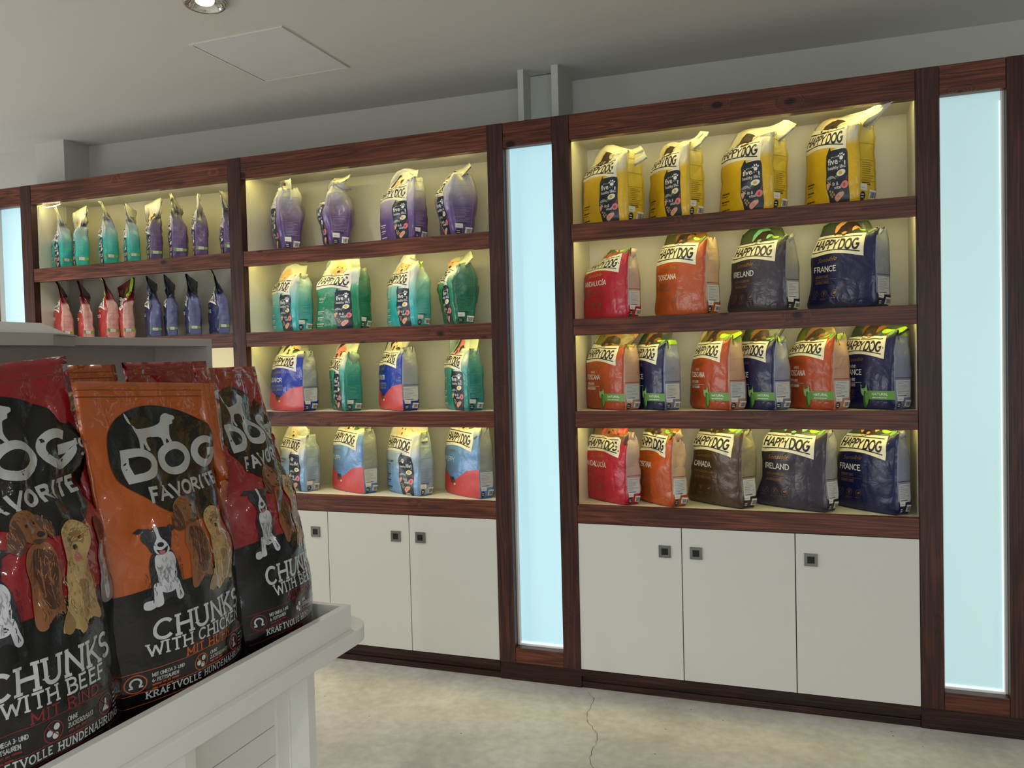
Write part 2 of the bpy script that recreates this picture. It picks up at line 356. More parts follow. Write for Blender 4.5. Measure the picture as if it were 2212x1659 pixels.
# stroke letters: (advance width, [strokes], [(x, y) slab serif spots]); cap height 1
def L_(w, strokes, serifs=()): return (w, strokes, serifs)
GL = {
 'A': L_(.74, [[(.04, 0), (.37, 1)], [(.37, 1), (.70, 0)], [(.17, .32), (.57, .32)]], [(.04, 0), (.70, 0)]),
 'B': L_(.66, [[(.08, 0), (.08, 1)], [(.08, 1)]+arc(.32, .76, .24, .24, 90, -90)+[(.08, .52)], [(.08, .52)]+arc(.34, .26, .28, .26, 90, -90)+[(.08, 0)]], [(.08, 0), (.08, 1)]),
 'C': L_(.72, [arc(.40, .5, .34, .5, 42, 318, 22)], []),
 'D': L_(.74, [[(.10, 0), (.10, 1)], [(.10, 1)]+arc(.32, .5, .36, .5, 90, -90, 14)+[(.10, 0)]], []),
 'E': L_(.60, [[(.08, 0), (.08, 1)], [(.08, 1), (.54, 1)], [(.08, .52), (.46, .52)], [(.08, 0), (.56, 0)]], []),
 'F': L_(.58, [[(.08, 0), (.08, 1)], [(.08, 1), (.54, 1)], [(.08, .5), (.44, .5)]], [(.08, 0)]),
 'G': L_(.78, [arc(.40, .5, .34, .5, 48, 345, 24)+[(.73, .46), (.42, .46)]], []),
 'H': L_(.76, [[(.10, 0), (.10, 1)], [(.66, 0), (.66, 1)], [(.10, .5), (.66, .5)]], [(.10, 0), (.10, 1), (.66, 0), (.66, 1)]),
 'I': L_(.28, [[(.14, 0), (.14, 1)]], [(.14, 0), (.14, 1)]),
 'J': L_(.44, [[(.34, 1), (.34, .22)]+arc(.18, .22, .16, .22, 0, -140, 8)], [(.34, 1)]),
 'K': L_(.70, [[(.10, 0), (.10, 1)], [(.62, 1), (.14, .45)], [(.26, .58), (.66, 0)]], [(.10, 0), (.10, 1), (.62, 1), (.66, 0)]),
 'L': L_(.56, [[(.08, 1), (.08, 0)], [(.08, 0), (.54, 0)]], [(.08, 1)]),
 'M': L_(.88, [[(.10, 0), (.10, 1)], [(.10, 1), (.44, .2)], [(.44, .2), (.78, 1)], [(.78, 1), (.78, 0)]], [(.10, 0), (.78, 0)]),
 'N': L_(.76, [[(.10, 0), (.10, 1)], [(.10, 1), (.66, 0)], [(.66, 0), (.66, 1)]], [(.10, 0), (.66, 1)]),
 'O': L_(.80, [arc(.40, .5, .34, .5, 0, 360, 26)], []),
 'P': L_(.62, [[(.10, 0), (.10, 1)], [(.10, 1)]+arc(.32, .73, .26, .27, 90, -90)+[(.10, .46)]], [(.10, 0)]),
 'R': L_(.68, [[(.10, 0), (.10, 1)], [(.10, 1)]+arc(.32, .74, .26, .26, 90, -90)+[(.10, .48)], [(.32, .48), (.62, 0)]], [(.10, 0), (.62, 0)]),
 'S': L_(.60, [arc(.30, .75, .22, .25, 35, 250, 14)+arc(.30, .26, .24, .26, 80, -145, 14)], []),
 'T': L_(.64, [[(.32, 0), (.32, 1)], [(.02, 1), (.62, 1)]], [(.32, 0)]),
 'U': L_(.74, [[(.10, 1), (.10, .3)]+arc(.37, .3, .27, .3, 180, 360, 12)+[(.64, 1)]], [(.10, 1), (.64, 1)]),
 'V': L_(.70, [[(.04, 1), (.35, 0)], [(.35, 0), (.66, 1)]], [(.04, 1), (.66, 1)]),
 'W': L_(.98, [[(.04, 1), (.27, 0)], [(.27, 0), (.49, .85)], [(.49, .85), (.71, 0)], [(.71, 0), (.94, 1)]], [(.04, 1), (.94, 1)]),
 'Y': L_(.66, [[(.03, 1), (.33, .46)], [(.63, 1), (.33, .46)], [(.33, .46), (.33, 0)]], [(.33, 0)]),
 'Z': L_(.62, [[(.05, 1), (.56, 1)], [(.56, 1), (.05, 0)], [(.05, 0), (.58, 0)]], []),
 ' ': L_(.30, []), "'": L_(.20, [[(.12, 1), (.07, .68)]]), '-': L_(.40, [[(.06, .42), (.34, .42)]]),
 ',': L_(.24, [[(.12, .06), (.06, -.02)]]),
 '3': L_(.56, [arc(.26, .75, .22, .25, 140, -80, 12)+arc(.26, .26, .25, .26, 80, -140, 12)]),
 '6': L_(.60, [arc(.30, .28, .23, .28, 0, 360, 18), arc(.48, .3, .42, .7, 180, 105, 8)]),
 '&': L_(.70, [[(.66, 0), (.18, .72)]+arc(.32, .8, .14, .2, 190, 0, 8)+[(.40, .62), (.14, .36)]+arc(.28, .22, .20, .22, 140, 330, 8)+[(.62, .5)]]),
}
GL['Í'] = (GL['I'][0], GL['I'][1]+[[(.12, 1.14), (.24, 1.30)]], GL['I'][2])
GL['Ä'] = (GL['A'][0], GL['A'][1]+[[(.2, 1.18), (.27, 1.18)], [(.47, 1.18), (.54, 1.18)]], GL['A'][2])
GL['É'] = (GL['E'][0], GL['E'][1]+[[(.26, 1.14), (.38, 1.30)]], GL['E'][2])
def strip(pts, w):
    """a mitred ribbon of width w along pts -> (verts, quads)"""
    P = [np.array(p, float) for p in pts]; n = len(P)
    closed = n > 3 and np.hypot(*(P[0]-P[-1])) < 1e-6
    V = []
    for i in range(n):
        a = P[i-1] if i > 0 else (P[-2] if closed else None); b = P[i+1] if i < n-1 else (P[1] if closed else None)
        d1 = None if a is None else (P[i]-a)/max(np.hypot(*(P[i]-a)), 1e-9); d2 = None if b is None else (b-P[i])/max(np.hypot(*(b-P[i])), 1e-9)
        if d1 is None: d1 = d2
        if d2 is None: d2 = d1
        t = d1+d2; l = np.hypot(*t); t = d1 if l < 1e-6 else t/l
        nn = np.array([-t[1], t[0]]); c = max(abs(nn @ np.array([-d1[1], d1[0]])), 0.45)
        V += [P[i]+nn*w/2/c, P[i]-nn*w/2/c]
    F = [(2*i, 2*i+1, 2*i+3, 2*i+2) for i in range(n-1)]
    return V, F
class Art:
    def __init__(s, hw): s.hw = hw; s.items = []; s.ys = 1.0; s.yo = 0.0; s.cur = 'front_print'         # x 0..100 across, y 0..100*hw upwards
    def add(s, V, F, mat, layer, part='front_print'):
        V = np.array(V, float).reshape(-1, 2).copy(); V[:, 1] = V[:, 1]*s.ys+s.yo
        s.items.append((V, [tuple(f) for f in F], mat, layer, s.cur if part == 'front_print' else part))
    def poly(s, pts, mat, layer=0, part='front_print'):
        tr = tessellate_polygon([[Vector((p[0], p[1], 0)) for p in pts]]); s.add(pts, tr, mat, layer, part)
    def blob(s, pts, mat, layer=0, part='front_print', n=5):
        s.poly(catmull(pts, n), mat, layer, part)
    def ell(s, cx, cy, rx, ry, mat, layer=0, rot=0, part='front_print', n=18):
        c, d = math.cos(math.radians(rot)), math.sin(math.radians(rot))
        s.poly([(cx+rx*math.cos(t)*c-ry*math.sin(t)*d, cy+rx*math.cos(t)*d+ry*math.sin(t)*c) for t in [2*math.pi*i/n for i in range(n)]], mat, layer, part)
    def ring(s, cx, cy, r, w, mat, layer=0, part='front_print'):
        V, F = strip(arc(cx, cy, r, r, 0, 360, 20), w); s.add(V, F, mat, layer, part)
    def rect(s, x0, y0, x1, y1, mat, layer=0, part='front_print', rot=0):
        cx, cy = (x0+x1)/2, (y0+y1)/2; c, d = math.cos(math.radians(rot)), math.sin(math.radians(rot))
        s.add([(cx+(x-cx)*c-(y-cy)*d, cy+(x-cx)*d+(y-cy)*c) for x, y in [(x0, y0), (x1, y0), (x1, y1), (x0, y1)]], [(0, 1, 2, 3)], mat, layer, part)
    def line(s, pts, w, mat, layer=0, part='front_print'):
        V, F = strip(pts, w); s.add(V, F, mat, layer, part)
    def text(s, txt, x, y, h, mat, layer=1, wt=.15, serif=0.0, sx=1.0, gap=.06, align='c', shear=0.0, rot=0, warp=None, part='front_print', width=None):
        tot = sum(GL[c][0]+gap for c in txt)-gap
        if width: sx = width/(tot*h)
        cur = 0.0; VV = []; FF = []
        for c in txt:
            w, st, se = GL[c]
            for p in st:
                p2 = [(q[0], q[1]) for q in p]
                # keep the strokes inside the cap height
                p2 = [(a, wt/2+b*(1-wt)) for a, b in p2]
                if len(p2) == 2 and abs(p2[0][1]-p2[1][1]) > .1:      # straight stem: run to the full height
                    a, b = np.array(p2[0]), np.array(p2[1]); d = (b-a)/np.hypot(*(b-a))
                    if min(a[1], b[1]) < wt: (a, b) = (a-d*wt*.55, b) if a[1] < b[1] else (a, b+d*wt*.55)
                    if max(a[1], b[1]) > 1-wt: (a, b) = (a, b+d*wt*.55) if a[1] < b[1] else (a-d*wt*.55, b)
                    p2 = [tuple(a), tuple(b)]
                V, F = strip([(a*sx, b) for a, b in p2], wt); k = len(VV)
                top = 1.4 if max(q[1] for q in p2) > 1.1 else 1.0
                VV += [(v[0]+cur*sx, min(max(v[1], 0), top)) for v in V]; FF += [tuple(i+k for i in f) for f in F]
            if serif > 0:
                for (a, b) in se:
                    k = len(VV); y0, y1 = (0, wt*.72) if b == 0 else (1-wt*.72, 1)
                    VV += [((a+cur)*sx-serif, y0), ((a+cur)*sx+serif, y0), ((a+cur)*sx+serif, y1), ((a+cur)*sx-serif, y1)]; FF.append((k, k+1, k+2, k+3))
            cur += w+gap
        tot *= sx
        off = {'c': -tot/2, 'l': 0, 'r': -tot}[align]
        c, d = math.cos(math.radians(rot)), math.sin(math.radians(rot)); out = []
        for a, b in VV:
            a = (a+off+shear*b)*h; b = b*h
            a, b = a*c-b*d, a*d+b*c
            a += x; b += y
            if warp: b += warp(a)
            out.append((a, b))
        s.add(out, FF, mat, layer, part)
    def font(s, txt, x, y, h, mat, layer=1, bold=0.0, shear=0.0, sx=1.0, align='c', rot=0, part='front_print', width=None, gap=1.0):
        key = (txt, bold, shear, gap)
        if key not in FONTC:
            c = bpy.data.curves.new('lettering', 'FONT'); c.body = txt; c.offset = bold; c.shear = shear; c.resolution_u = 2; c.space_character = gap
            o = bpy.data.objects.new('lettering', c); COL.objects.link(o)
            m = bpy.data.meshes.new_from_object(o); V = np.array([v.co[:2] for v in m.vertices]).reshape(-1, 2); F = [tuple(p.vertices) for p in m.polygons]
            bpy.data.objects.remove(o); bpy.data.meshes.remove(m); bpy.data.curves.remove(c); FONTC[key] = (V, F)
        V, F = FONTC[key]
        if not len(V): return
        mn, mx = V[:, 0].min(), V[:, 0].max(); k = h/0.72
        if width: sx = width/((mx-mn)*k)
        X = (V[:, 0]-{'l': mn, 'c': (mn+mx)/2, 'r': mx}[align])*k*sx; Y = V[:, 1]*k
        c, d = math.cos(math.radians(rot)), math.sin(math.radians(rot))
        s.add(np.stack([x+X*c-Y*d, y+X*d+Y*c], 1), F, mat, layer, part)
    def microlines(s, x0, x1, y0, n, dy, w, mat, layer=1, seed=1, part='front_print', rot=0, words=True):
        r = random.Random(seed)
        for i in range(n):
            x = x0; xe = x0+(x1-x0)*(r.uniform(.6, 1) if i % 2 == 0 else r.uniform(.4, .9))
            while x < xe:
                l = r.uniform(1.5, 4.5)
                s.rect(x, y0-i*dy, min(x+l, xe), y0-i*dy+w, mat, layer, part); x += l+.7
    def cut(s, nu, nv):
        """split the artwork along the bag's own mesh lines; -> {part: (uv, layer, faces, mats)}"""
        out = {}
        for part in {i[4] for i in s.items}:
            bm = bmesh.new(); ml = []
            for V, F, mat, layer, pt in s.items:
                if pt != part: continue
                if mat not in ml: ml.append(mat)
                mi = ml.index(mat)
                vs = [bm.verts.new((v[0]/100, v[1]/(100*s.hw), layer)) for v in V]
                for f in F:
                    try: fc = bm.faces.new([vs[i] for i in f]); fc.material_index = mi
                    except ValueError: pass
            bmesh.ops.recalc_face_normals(bm, faces=bm.faces)
            for f in bm.faces:
                if f.normal.z < 0: f.normal_flip()
            for k, (ax, n) in enumerate(((0, nu), (1, nv))):
                no = Vector((1, 0, 0)) if ax == 0 else Vector((0, 1, 0))
                for i in range(0, n+1):
                    bmesh.ops.bisect_plane(bm, geom=bm.verts[:]+bm.edges[:]+bm.faces[:], plane_co=no*(i/n), plane_no=no, dist=1e-7, clear_inner=(i == 0), clear_outer=(i == n))
            bmesh.ops.delete(bm, geom=[v for v in bm.verts if not v.link_faces], context='VERTS')
            bm.verts.index_update()
            uv = np.array([v.co[:] for v in bm.verts]).reshape(-1, 3)
            out[part] = (uv[:, :2], uv[:, 2], [tuple(v.index for v in f.verts) for f in bm.faces], [f.material_index for f in bm.faces], ml)
            bm.free()
        return out
FONTC = {}
def catmull(pts, n=5):
    P = [np.array(p, float) for p in pts]; m = len(P); out = []
    for i in range(m):
        a, b, c, d = P[i-1], P[i], P[(i+1) % m], P[(i+2) % m]
        for k in range(n):
            t = k/n; out.append(tuple(0.5*((2*b)+(-a+c)*t+(2*a-5*b+4*c-d)*t*t+(-a+3*b-3*c+d)*t**3)))
    return out

# ------------------------------------------------------------------ bag bodies
def sstep(a, b, x):
    t = np.clip((x-a)/(b-a), 0, 1); return t*t*(3-2*t)
class Bag:
    """a gusseted pouch: front 0..1, right gusset 1..2, back 2..3, left gusset 3..4 round the section, v upwards along the film"""
    def __init__(s, w, d, hgt, nu=18, ng=7, nv=28, fold=.80, bend=70, phi=90, lean=0, wtop=.9, anchor=0, dg=.85, bulge=.35, slump=0, wr=.006, seed=1, twist=0, flare=0.0, topd=.004, taper0=.5, crinkle=1.0, maxz=None, puff=0.0):
        s.nu, s.ng, s.nv = nu, ng, nv
        us = np.concatenate([np.linspace(0, 1, nu+1)[:-1], 1+np.linspace(0, 1, ng+1)[:-1], 2+np.linspace(0, 1, nu+1)[:-1], 3+np.linspace(0, 1, ng+1)[:-1]])
        s.us = us; v = np.linspace(0, 1, nv+1)
        U, V = np.meshgrid(us, v, indexing='ij')                      # (nU, nv+1)
        k = np.floor(U).astype(int); t = U-k
        # height-wise profiles
        taper = 1-sstep(taper0, .93, V)
        D = np.maximum(d/2*(0.93+0.12*np.sin(np.pi*np.clip(V/.6, 0, 1)))*taper**.85, topd/2)
        D = D*(1+puff*np.exp(-((V-.42)/.22)**2))
        foot = 1-0.10*(1-sstep(0, .05, V))
        Wv = w*(1-(1-wtop)*sstep(.45, 1, V))*(1+flare*(1-sstep(0, .3, V)))
        dgv = D*dg
        x = np.zeros_like(U); y = np.zeros_like(U)
        loss = (d/2-D).clip(0)*0.75
        e = np.where(k == 0, t, 0); uu = np.where(k == 0, t, np.where(k == 2, 1-t, 0))
        bul = D*bulge*(1-np.abs(2*uu-1)**2.4)
        edge = 1-np.abs(2*uu-1)**10
        fb = (k == 0) | (k == 2); sgn = np.where(k == 0, -1, 1)
        x = np.where(fb, (uu-.5)*Wv, x); y = np.where(fb, sgn*(dgv+bul), y)
        gs = np.where(k == 1, 1, -1); gt = np.where(k == 1, t, 1-t)   # gt: 0 at the front edge, 1 at the back
        tuck = loss*(1-np.abs(2*gt-1))*1.3+0.006*np.sin(np.pi*gt)*-1*sstep(0, .2, V)*(1-sstep(.5, .8, V))
        gx = gs*(Wv/2-np.minimum(tuck, w*.3)); gy = -dgv+2*dgv*gt
        x = np.where(fb, x, gx); y = np.where(fb, y, gy)
        x *= foot; y *= foot
        # spine: straight, then folding over near the top
        th = np.radians(lean)+np.radians(bend)*sstep(fold-.06, min(fold+.10, 1.0), v)
        dz = hgt/nv; ph = math.radians(phi)
        cz = np.concatenate([[0], np.cumsum(np.cos((th[1:]+th[:-1])/2))*dz]); cs = np.concatenate([[0], np.cumsum(np.sin((th[1:]+th[:-1])/2))*dz])
        leanx = math.cos(ph); leany = math.sin(ph)
        pos = np.zeros(U.shape+(3,))
        kx, ky = leany, -leanx           # rotation axis = up x direction, reversed to tip towards direction
        ax = np.array([-leany, leanx, 0.0])
        for j in range(nv+1):
            c, d_ = math.cos(th[j]), math.sin(th[j]); K = np.array([[0, -ax[2], ax[1]], [ax[2], 0, -ax[0]], [-ax[1], ax[0], 0]])
            Rm = np.eye(3)+d_*K+(1-c)*K@K
            tw = math.radians(twist)*float(sstep(.5, 1, v[j])); ct, st = math.cos(tw), math.sin(tw)
            xx = x[:, j]+anchor*(w-Wv[:, j])/2; yy = y[:, j]
            q = np.stack([xx*ct-yy*st, xx*st+yy*ct, np.zeros_like(xx)], 1)
            pos[:, j] = q@Rm.T+np.array([leanx*cs[j], leany*cs[j], cz[j]])
        # slump: the film sags on one side towards the top
        un = np.clip(x/w+.5, 0, 1)
        sl = slump*((1-un) if slump > 0 else -un)*sstep(.45, 1, V)
        pos[..., 2] -= np.abs(sl)*hgt*0.5
        # creases
        r = np.random.RandomState(seed)
        nrm = s.normals(pos); disp = np.zeros(U.shape)
        sc = .30/max(w, .2)
        for i in range(9):
            kv = r.normal(size=3); kv /= np.linalg.norm(kv); wl = r.uniform(.05, .16)/sc*.9; a = r.uniform(.4, 1)
            disp += a*(np.abs(np.sin((pos@kv)*math.pi/wl+r.uniform(0, 6)))**.8-.68)
        for i in range(9):    # few sharp local dents
            c0 = np.array([r.uniform(0, 4), r.uniform(.15, .95)]); di = np.minimum(np.abs(U-c0[0]), 4-np.abs(U-c0[0]))
            g = np.exp(-(di/.35)**2-((V-c0[1])/.10)**2); disp -= 2.6*g*r.uniform(.3, 1)
        amp = 1.45*wr*(0.35+0.65*sstep(.1, .8, V))*crinkle*sstep(0, .08, V)
        seamdamp = np.clip(taper*2.2+.3, 0, 1)
        pos = pos+nrm*(disp*amp*seamdamp*.55)[..., None]
        pos[..., 2] = np.where(V == 0, 0, np.maximum(pos[..., 2], .002))
        if maxz:   # film pressed flat under the board above
            over = pos[..., 2]-(maxz-.03); pos[..., 2] = np.where(over > 0, maxz-.03+.028*np.tanh(over/.05), pos[..., 2])
        s.pos = pos; s.nrm = s.normals(pos)
    def normals(s, pos):
        du = np.roll(pos, -1, 0)-np.roll(pos, 1, 0); dv = np.gradient(pos, axis=1)
        n = np.cross(du, dv); l = np.linalg.norm(n, axis=-1, keepdims=True); return n/np.maximum(l, 1e-9)
    def body(s, name, mats, parent):
        nU = len(s.us); nv = s.nv; P = s.pos.reshape(-1, 3); F = []; MI = []; UVs = []
        for i in range(nU):
            i2 = (i+1) % nU; k = int(s.us[i]); u0 = s.us[i]-k; u1 = (s.us[i2]-k) if i2 else 4-k
            for j in range(nv):
                F.append((i*(nv+1)+j, i2*(nv+1)+j, i2*(nv+1)+j+1, i*(nv+1)+j+1)); MI.append(k)
                UVs += [(u0, j/nv), (u1, j/nv), (u1, (j+1)/nv), (u0, (j+1)/nv)]
        verts = list(P)
        F.append(tuple(i*(nv+1) for i in range(nU))[::-1]); MI.append(0); UVs += [(0, 0)]*nU
        # top seal: front and back film meet
        for a in range(s.nu):
            i, i2 = a, a+1; bk = (2*s.nu+s.ng)-a; bk2 = bk-1
            F.append((i*(nv+1)+nv, i2*(nv+1)+nv, (bk2 % nU)*(nv+1)+nv, (bk % nU)*(nv+1)+nv)); MI.append(0); UVs += [(a/s.nu, 1)]*4
        o = meshobj(name, verts, F, mats, MI, parent, smooth=True)
        ul = o.data.uv_layers.new(name='film'); ul.data.foreach_set('uv', np.array(UVs, float).ravel())
        return o
    def wrap(s, name, cutdata, face, parent, off=.0007, step=.00035):
        uv, layer, F, MI, ml = cutdata; nU = len(s.us)
        n = s.nu if face in (0, 2) else s.ng; base = {0: 0, 1: s.nu, 2: s.nu+s.ng, 3: 2*s.nu+s.ng}[face]
        fu = np.clip(uv[:, 0]*n, 0, n-1e-6); fv = np.clip(uv[:, 1]*s.nv, 0, s.nv-1e-6); i = fu.astype(int); j = fv.astype(int); a = (fu-i)[:, None]; b = (fv-j)[:, None]
        def bil(G):
            i0 = (base+i) % nU; i1 = (base+i+1) % nU
            return G[i0, j]*(1-a)*(1-b)+G[i1, j]*a*(1-b)+G[i0, j+1]*(1-a)*b+G[i1, j+1]*a*b
        N = bil(s.nrm); N /= np.maximum(np.linalg.norm(N, axis=1, keepdims=True), 1e-9)
        # at the section's corners use the face's own outward direction as well
        P = bil(s.pos)+N*(off+step*layer)[:, None]
        return meshobj(name, P, F, ml, MI, parent, smooth=True)

# ------------------------------------------------------------------ bag prints
INK = plain('print_ink', (34, 30, 42), 0.4); CREAM = plain('print_cream', (236, 232, 214), 0.38); WHITE = plain('print_white', (240, 240, 236), 0.4)
PANEL = plain('print_navy_panel', (24, 36, 54), 0.35); GOLD = plain('print_gold', (196, 158, 84), 0.3, metal=0.7)
BRONZE = plain('print_bronze', (150, 116, 84), 0.35, metal=0.4)
LIME = plain('print_lime', (150, 190, 40), 0.4); LEAF = plain('print_leaf', (104, 160, 72), 0.45); LEAFD = plain('print_leaf_dark', (58, 108, 42), 0.45)
EGGW = plain('print_egg_white', (240, 236, 220), 0.4); EGGY = plain('print_egg_yolk', (224, 184, 60), 0.4)
PINK = plain('print_meat_pink', (224, 130, 130), 0.4); PINKD = plain('print_meat_red', (190, 60, 70), 0.4); CHICK = plain('print_chicken', (222, 168, 140), 0.4)
FISH = plain('print_fish', (150, 156, 160), 0.35); KIB = plain('print_kibble', (176, 150, 96), 0.5); HERB = plain('print_herb', (60, 84, 50), 0.5)
FURB = plain('print_fur_brown', (140, 96, 56), 0.5); FURD = plain('print_fur_dark', (58, 42, 32), 0.5); FURC = plain('print_fur_cream', (216, 196, 150), 0.5)
STICK = plain('paper_sticker', (232, 230, 224), 0.6); CORAL = plain('print_coral', (206, 74, 78), 0.38); GREY = plain('print_grey', (150, 150, 152), 0.4)
ORNG = plain('print_apricot', (232, 170, 110), 0.45)
def film(name, stops, rough=.34, coat=.25, bump=.42, bs=15, horiz=False):
    """printed plastic film: colour runs up the bag along its own UV"""
    if name in MATS: return MATS[name]
    m, nt, b = nmat(name); L = nt.links.new; N = nt.nodes.new
    uv = N('ShaderNodeUVMap'); uv.uv_map = 'film'; sp = N('ShaderNodeSeparateXYZ'); L(uv.outputs[0], sp.inputs[0])
    cr = N('ShaderNodeValToRGB'); e = cr.color_ramp.elements
    e[0].position = stops[0][0]; e[0].color = srgb(stops[0][1]); e[1].position = stops[-1][0]; e[1].color = srgb(stops[-1][1])
    for p, c in stops[1:-1]:
        x = cr.color_ramp.elements.new(p); x.color = srgb(c)
    L(sp.outputs[1], cr.inputs[0]); L(cr.outputs[0], b.inputs['Base Color'])
    b.inputs['Roughness'].default_value = rough; b.inputs['Coat Weight'].default_value = coat; b.inputs['Coat Roughness'].default_value = .22
    tc = N('ShaderNodeTexCoord'); hs = []
    for k, (sc_, wt_) in enumerate(((bs*.30, 1.0), (bs*.8, .45), (bs*2.2, .12))):
        n = N('ShaderNodeTexNoise'); n.inputs['Scale'].default_value = sc_; n.inputs['Detail'].default_value = 1.0; n.inputs['Distortion'].default_value = .9; L(tc.outputs['Object'], n.inputs['Vector'])
        s1 = N('ShaderNodeMath'); s1.operation = 'SUBTRACT'; s1.inputs[1].default_value = .5; L(n.outputs['Fac'], s1.inputs[0])
        s2 = N('ShaderNodeMath'); s2.operation = 'ABSOLUTE'; L(s1.outputs[0], s2.inputs[0])
        s3 = N('ShaderNodeMath'); s3.operation = 'MULTIPLY'; s3.inputs[1].default_value = wt_; L(s2.outputs[0], s3.inputs[0]); hs.append(s3)
    a1 = N('ShaderNodeMath'); L(hs[0].outputs[0], a1.inputs[0]); L(hs[1].outputs[0], a1.inputs[1]); a2 = N('ShaderNodeMath'); L(a1.outputs[0], a2.inputs[0]); L(hs[2].outputs[0], a2.inputs[1])
    bp = N('ShaderNodeBump'); bp.inputs['Strength'].default_value = bump; bp.inputs['Distance'].default_value = .035
    L(a2.outputs[0], bp.inputs['Height']); L(bp.outputs[0], b.inputs['Normal']); L(bp.outputs[0], b.inputs['Coat Normal'])
    MATS[name] = m
    return m
def hard(c1, c2, v): return [(0, c1), (v-.002, c1), (v+.002, c2), (1, c2)]
SILV = (196, 196, 186)
def banner(A, y0=74, sag=3.0, x1=84, k=1.28):
    """cream brand banner with two rules and condensed block lettering, waving a little"""
    w = lambda x: sag*math.sin((x-50)/50*1.6)*-1
    o0, o1 = A.ys, A.yo; A.cur = 'brand_banner'; A.ys = k; A.yo = o1+y0*(1-k)
    top = [(x, y0+25+w(x)*.8) for x in np.linspace(0, x1, 11)]; bot = [(x, y0+w(x)+3.5*math.sin(max(0, (x-8))/(x1-8)*math.pi)) for x in np.linspace(0, x1, 13)]
    A.poly(bot+top[::-1], CREAM, 1)
    A.line([(x, y0+4.6+w(x)+2.6*math.sin(max(0, (x-8))/(x1-8)*math.pi)) for x in np.linspace(1, x1-5, 12)], 1.2, INK, 2)
    A.line([(x, y0+21.8+w(x)*.8) for x in np.linspace(1, x1-5, 10)], 1.1, INK, 2)
    A.text('HAPPY', 2, y0+8.0, 11.5, INK, 2, wt=.19, serif=.10, align='l', width=41, warp=lambda a: w(a)*.9, shear=.04)
    A.text('DOG', 46, y0+6.8, 13, INK, 2, wt=.20, serif=.08, align='l', width=31, warp=lambda a: w(a)*.9, shear=.04)
    A.ys, A.yo = o0, o1; A.cur = 'front_print'
def paw(A, x, y, r, mat, layer=3):
    A.ell(x, y, r*.62, r*.5, mat, layer)
    for a in (35, 72, 108, 145): A.ell(x+r*math.cos(math.radians(a)), y+r*math.sin(math.radians(a))*1.0, r*.21, r*.29, mat, layer, a-90)
def fivepanel(A, puppy=False):
    A.cur = 'recipe_panel'
    A.poly(catmull([(57, 72), (50, 69), (48.5, 62), (48, 40), (48, 28), (52, 15), (57, -3)], 4)[:24]+[(60, -4), (88, -4), (86, 30), (85.5, 66), (84, 70.5), (72, 73.5)], PANEL, 1)
    A.line([(62, 73.2), (80, 72.4)], 1.2, WHITE, 3)
    if not puppy:
        A.font('give me', 58, 62.5, 1.9, WHITE, 3, width=12, align='l'); A.text('FIVE', 0, -20, 1, WHITE, 3) if 0 else None
        A.font('five', 52, 54, 8.2, WHITE, 3, bold=.012, align='l', width=17); paw(A, 75.5, 60.5, 5.4, WHITE)
        A.font('for a', 71, 55.6, 1.8, WHITE, 3, align='l', width=7)
        A.font('healthy life', 52, 47.6, 4.6, WHITE, 3, align='l', width=27, bold=.006)
    else:
        A.font('give me', 52, 60, 1.9, WHITE, 3, width=10, align='l'); paw(A, 61, 60, 4.6, WHITE)
        A.font('healthy', 50.5, 50, 4.2, WHITE, 3, align='l', width=17, bold=.006); A.font('life', 69, 50.5, 7.2, WHITE, 3, align='l', width=10, bold=.01)
    A.font('!', 81, 47.6, 9, WHITE, 3, bold=.02)
    A.ell(74, 41.5, 7.6, 4.2, EGGW, 2, 6); A.ell(73.4, 41.5, 3.2, 2.4, EGGY, 3)
    A.blob([(49, 36), (54, 39.5), (61, 39), (66, 34.5), (60, 36), (54, 35)], FISH, 2); A.blob([(52, 34), (56, 36), (58, 32), (54, 30)], HERB, 2); A.ell(69, 37, 3.2, 2, HERB, 2); A.ell(66, 38, 1.8, 1.2, LEAF, 3)
    A.blob([(49, 30), (54, 31), (57, 33), (54, 25), (51, 22.5)], CHICK, 2); A.line([(50, 34), (58, 28)], .5, WHITE, 3)
    A.font('fit &', 65, 26.5, 4.6, WHITE, 3, bold=.004, width=10.5); A.font('vital', 69, 21.5, 4.6, WHITE, 3, bold=.004, width=12)
    A.ell(80.5, 25.5, 5.6, 5.0, PINK, 2, 10); A.ell(80, 25, 2.0, 2.6, PINKD, 3); A.line([(82, 31), (86, 36)], .7, PINKD, 2); A.line([(84, 31), (84.5, 36)], .6, PINKD, 2)
    A.blob([(64, 12), (70, 16), (77, 17.5), (79, 13.5), (74, 9), (68, 5.5), (64, 8)], CHICK, 2); A.ell(70, 12, 2.4, 1.7, PINK, 3); A.ell(75, 18, 3, 1.3, HERB, 3)
    for x, y in ((55.5, 20), (57, 16), (60, 18.5), (59, 13), (62.5, 15)): A.ell(x, y, 1.8, 1.5, KIB, 2, 20*x)
    if puppy:
        A.microlines(66, 84, 3.5, 2, 2.6, 1.0, WHITE, 3, seed=4)
    A.cur = 'front_print'
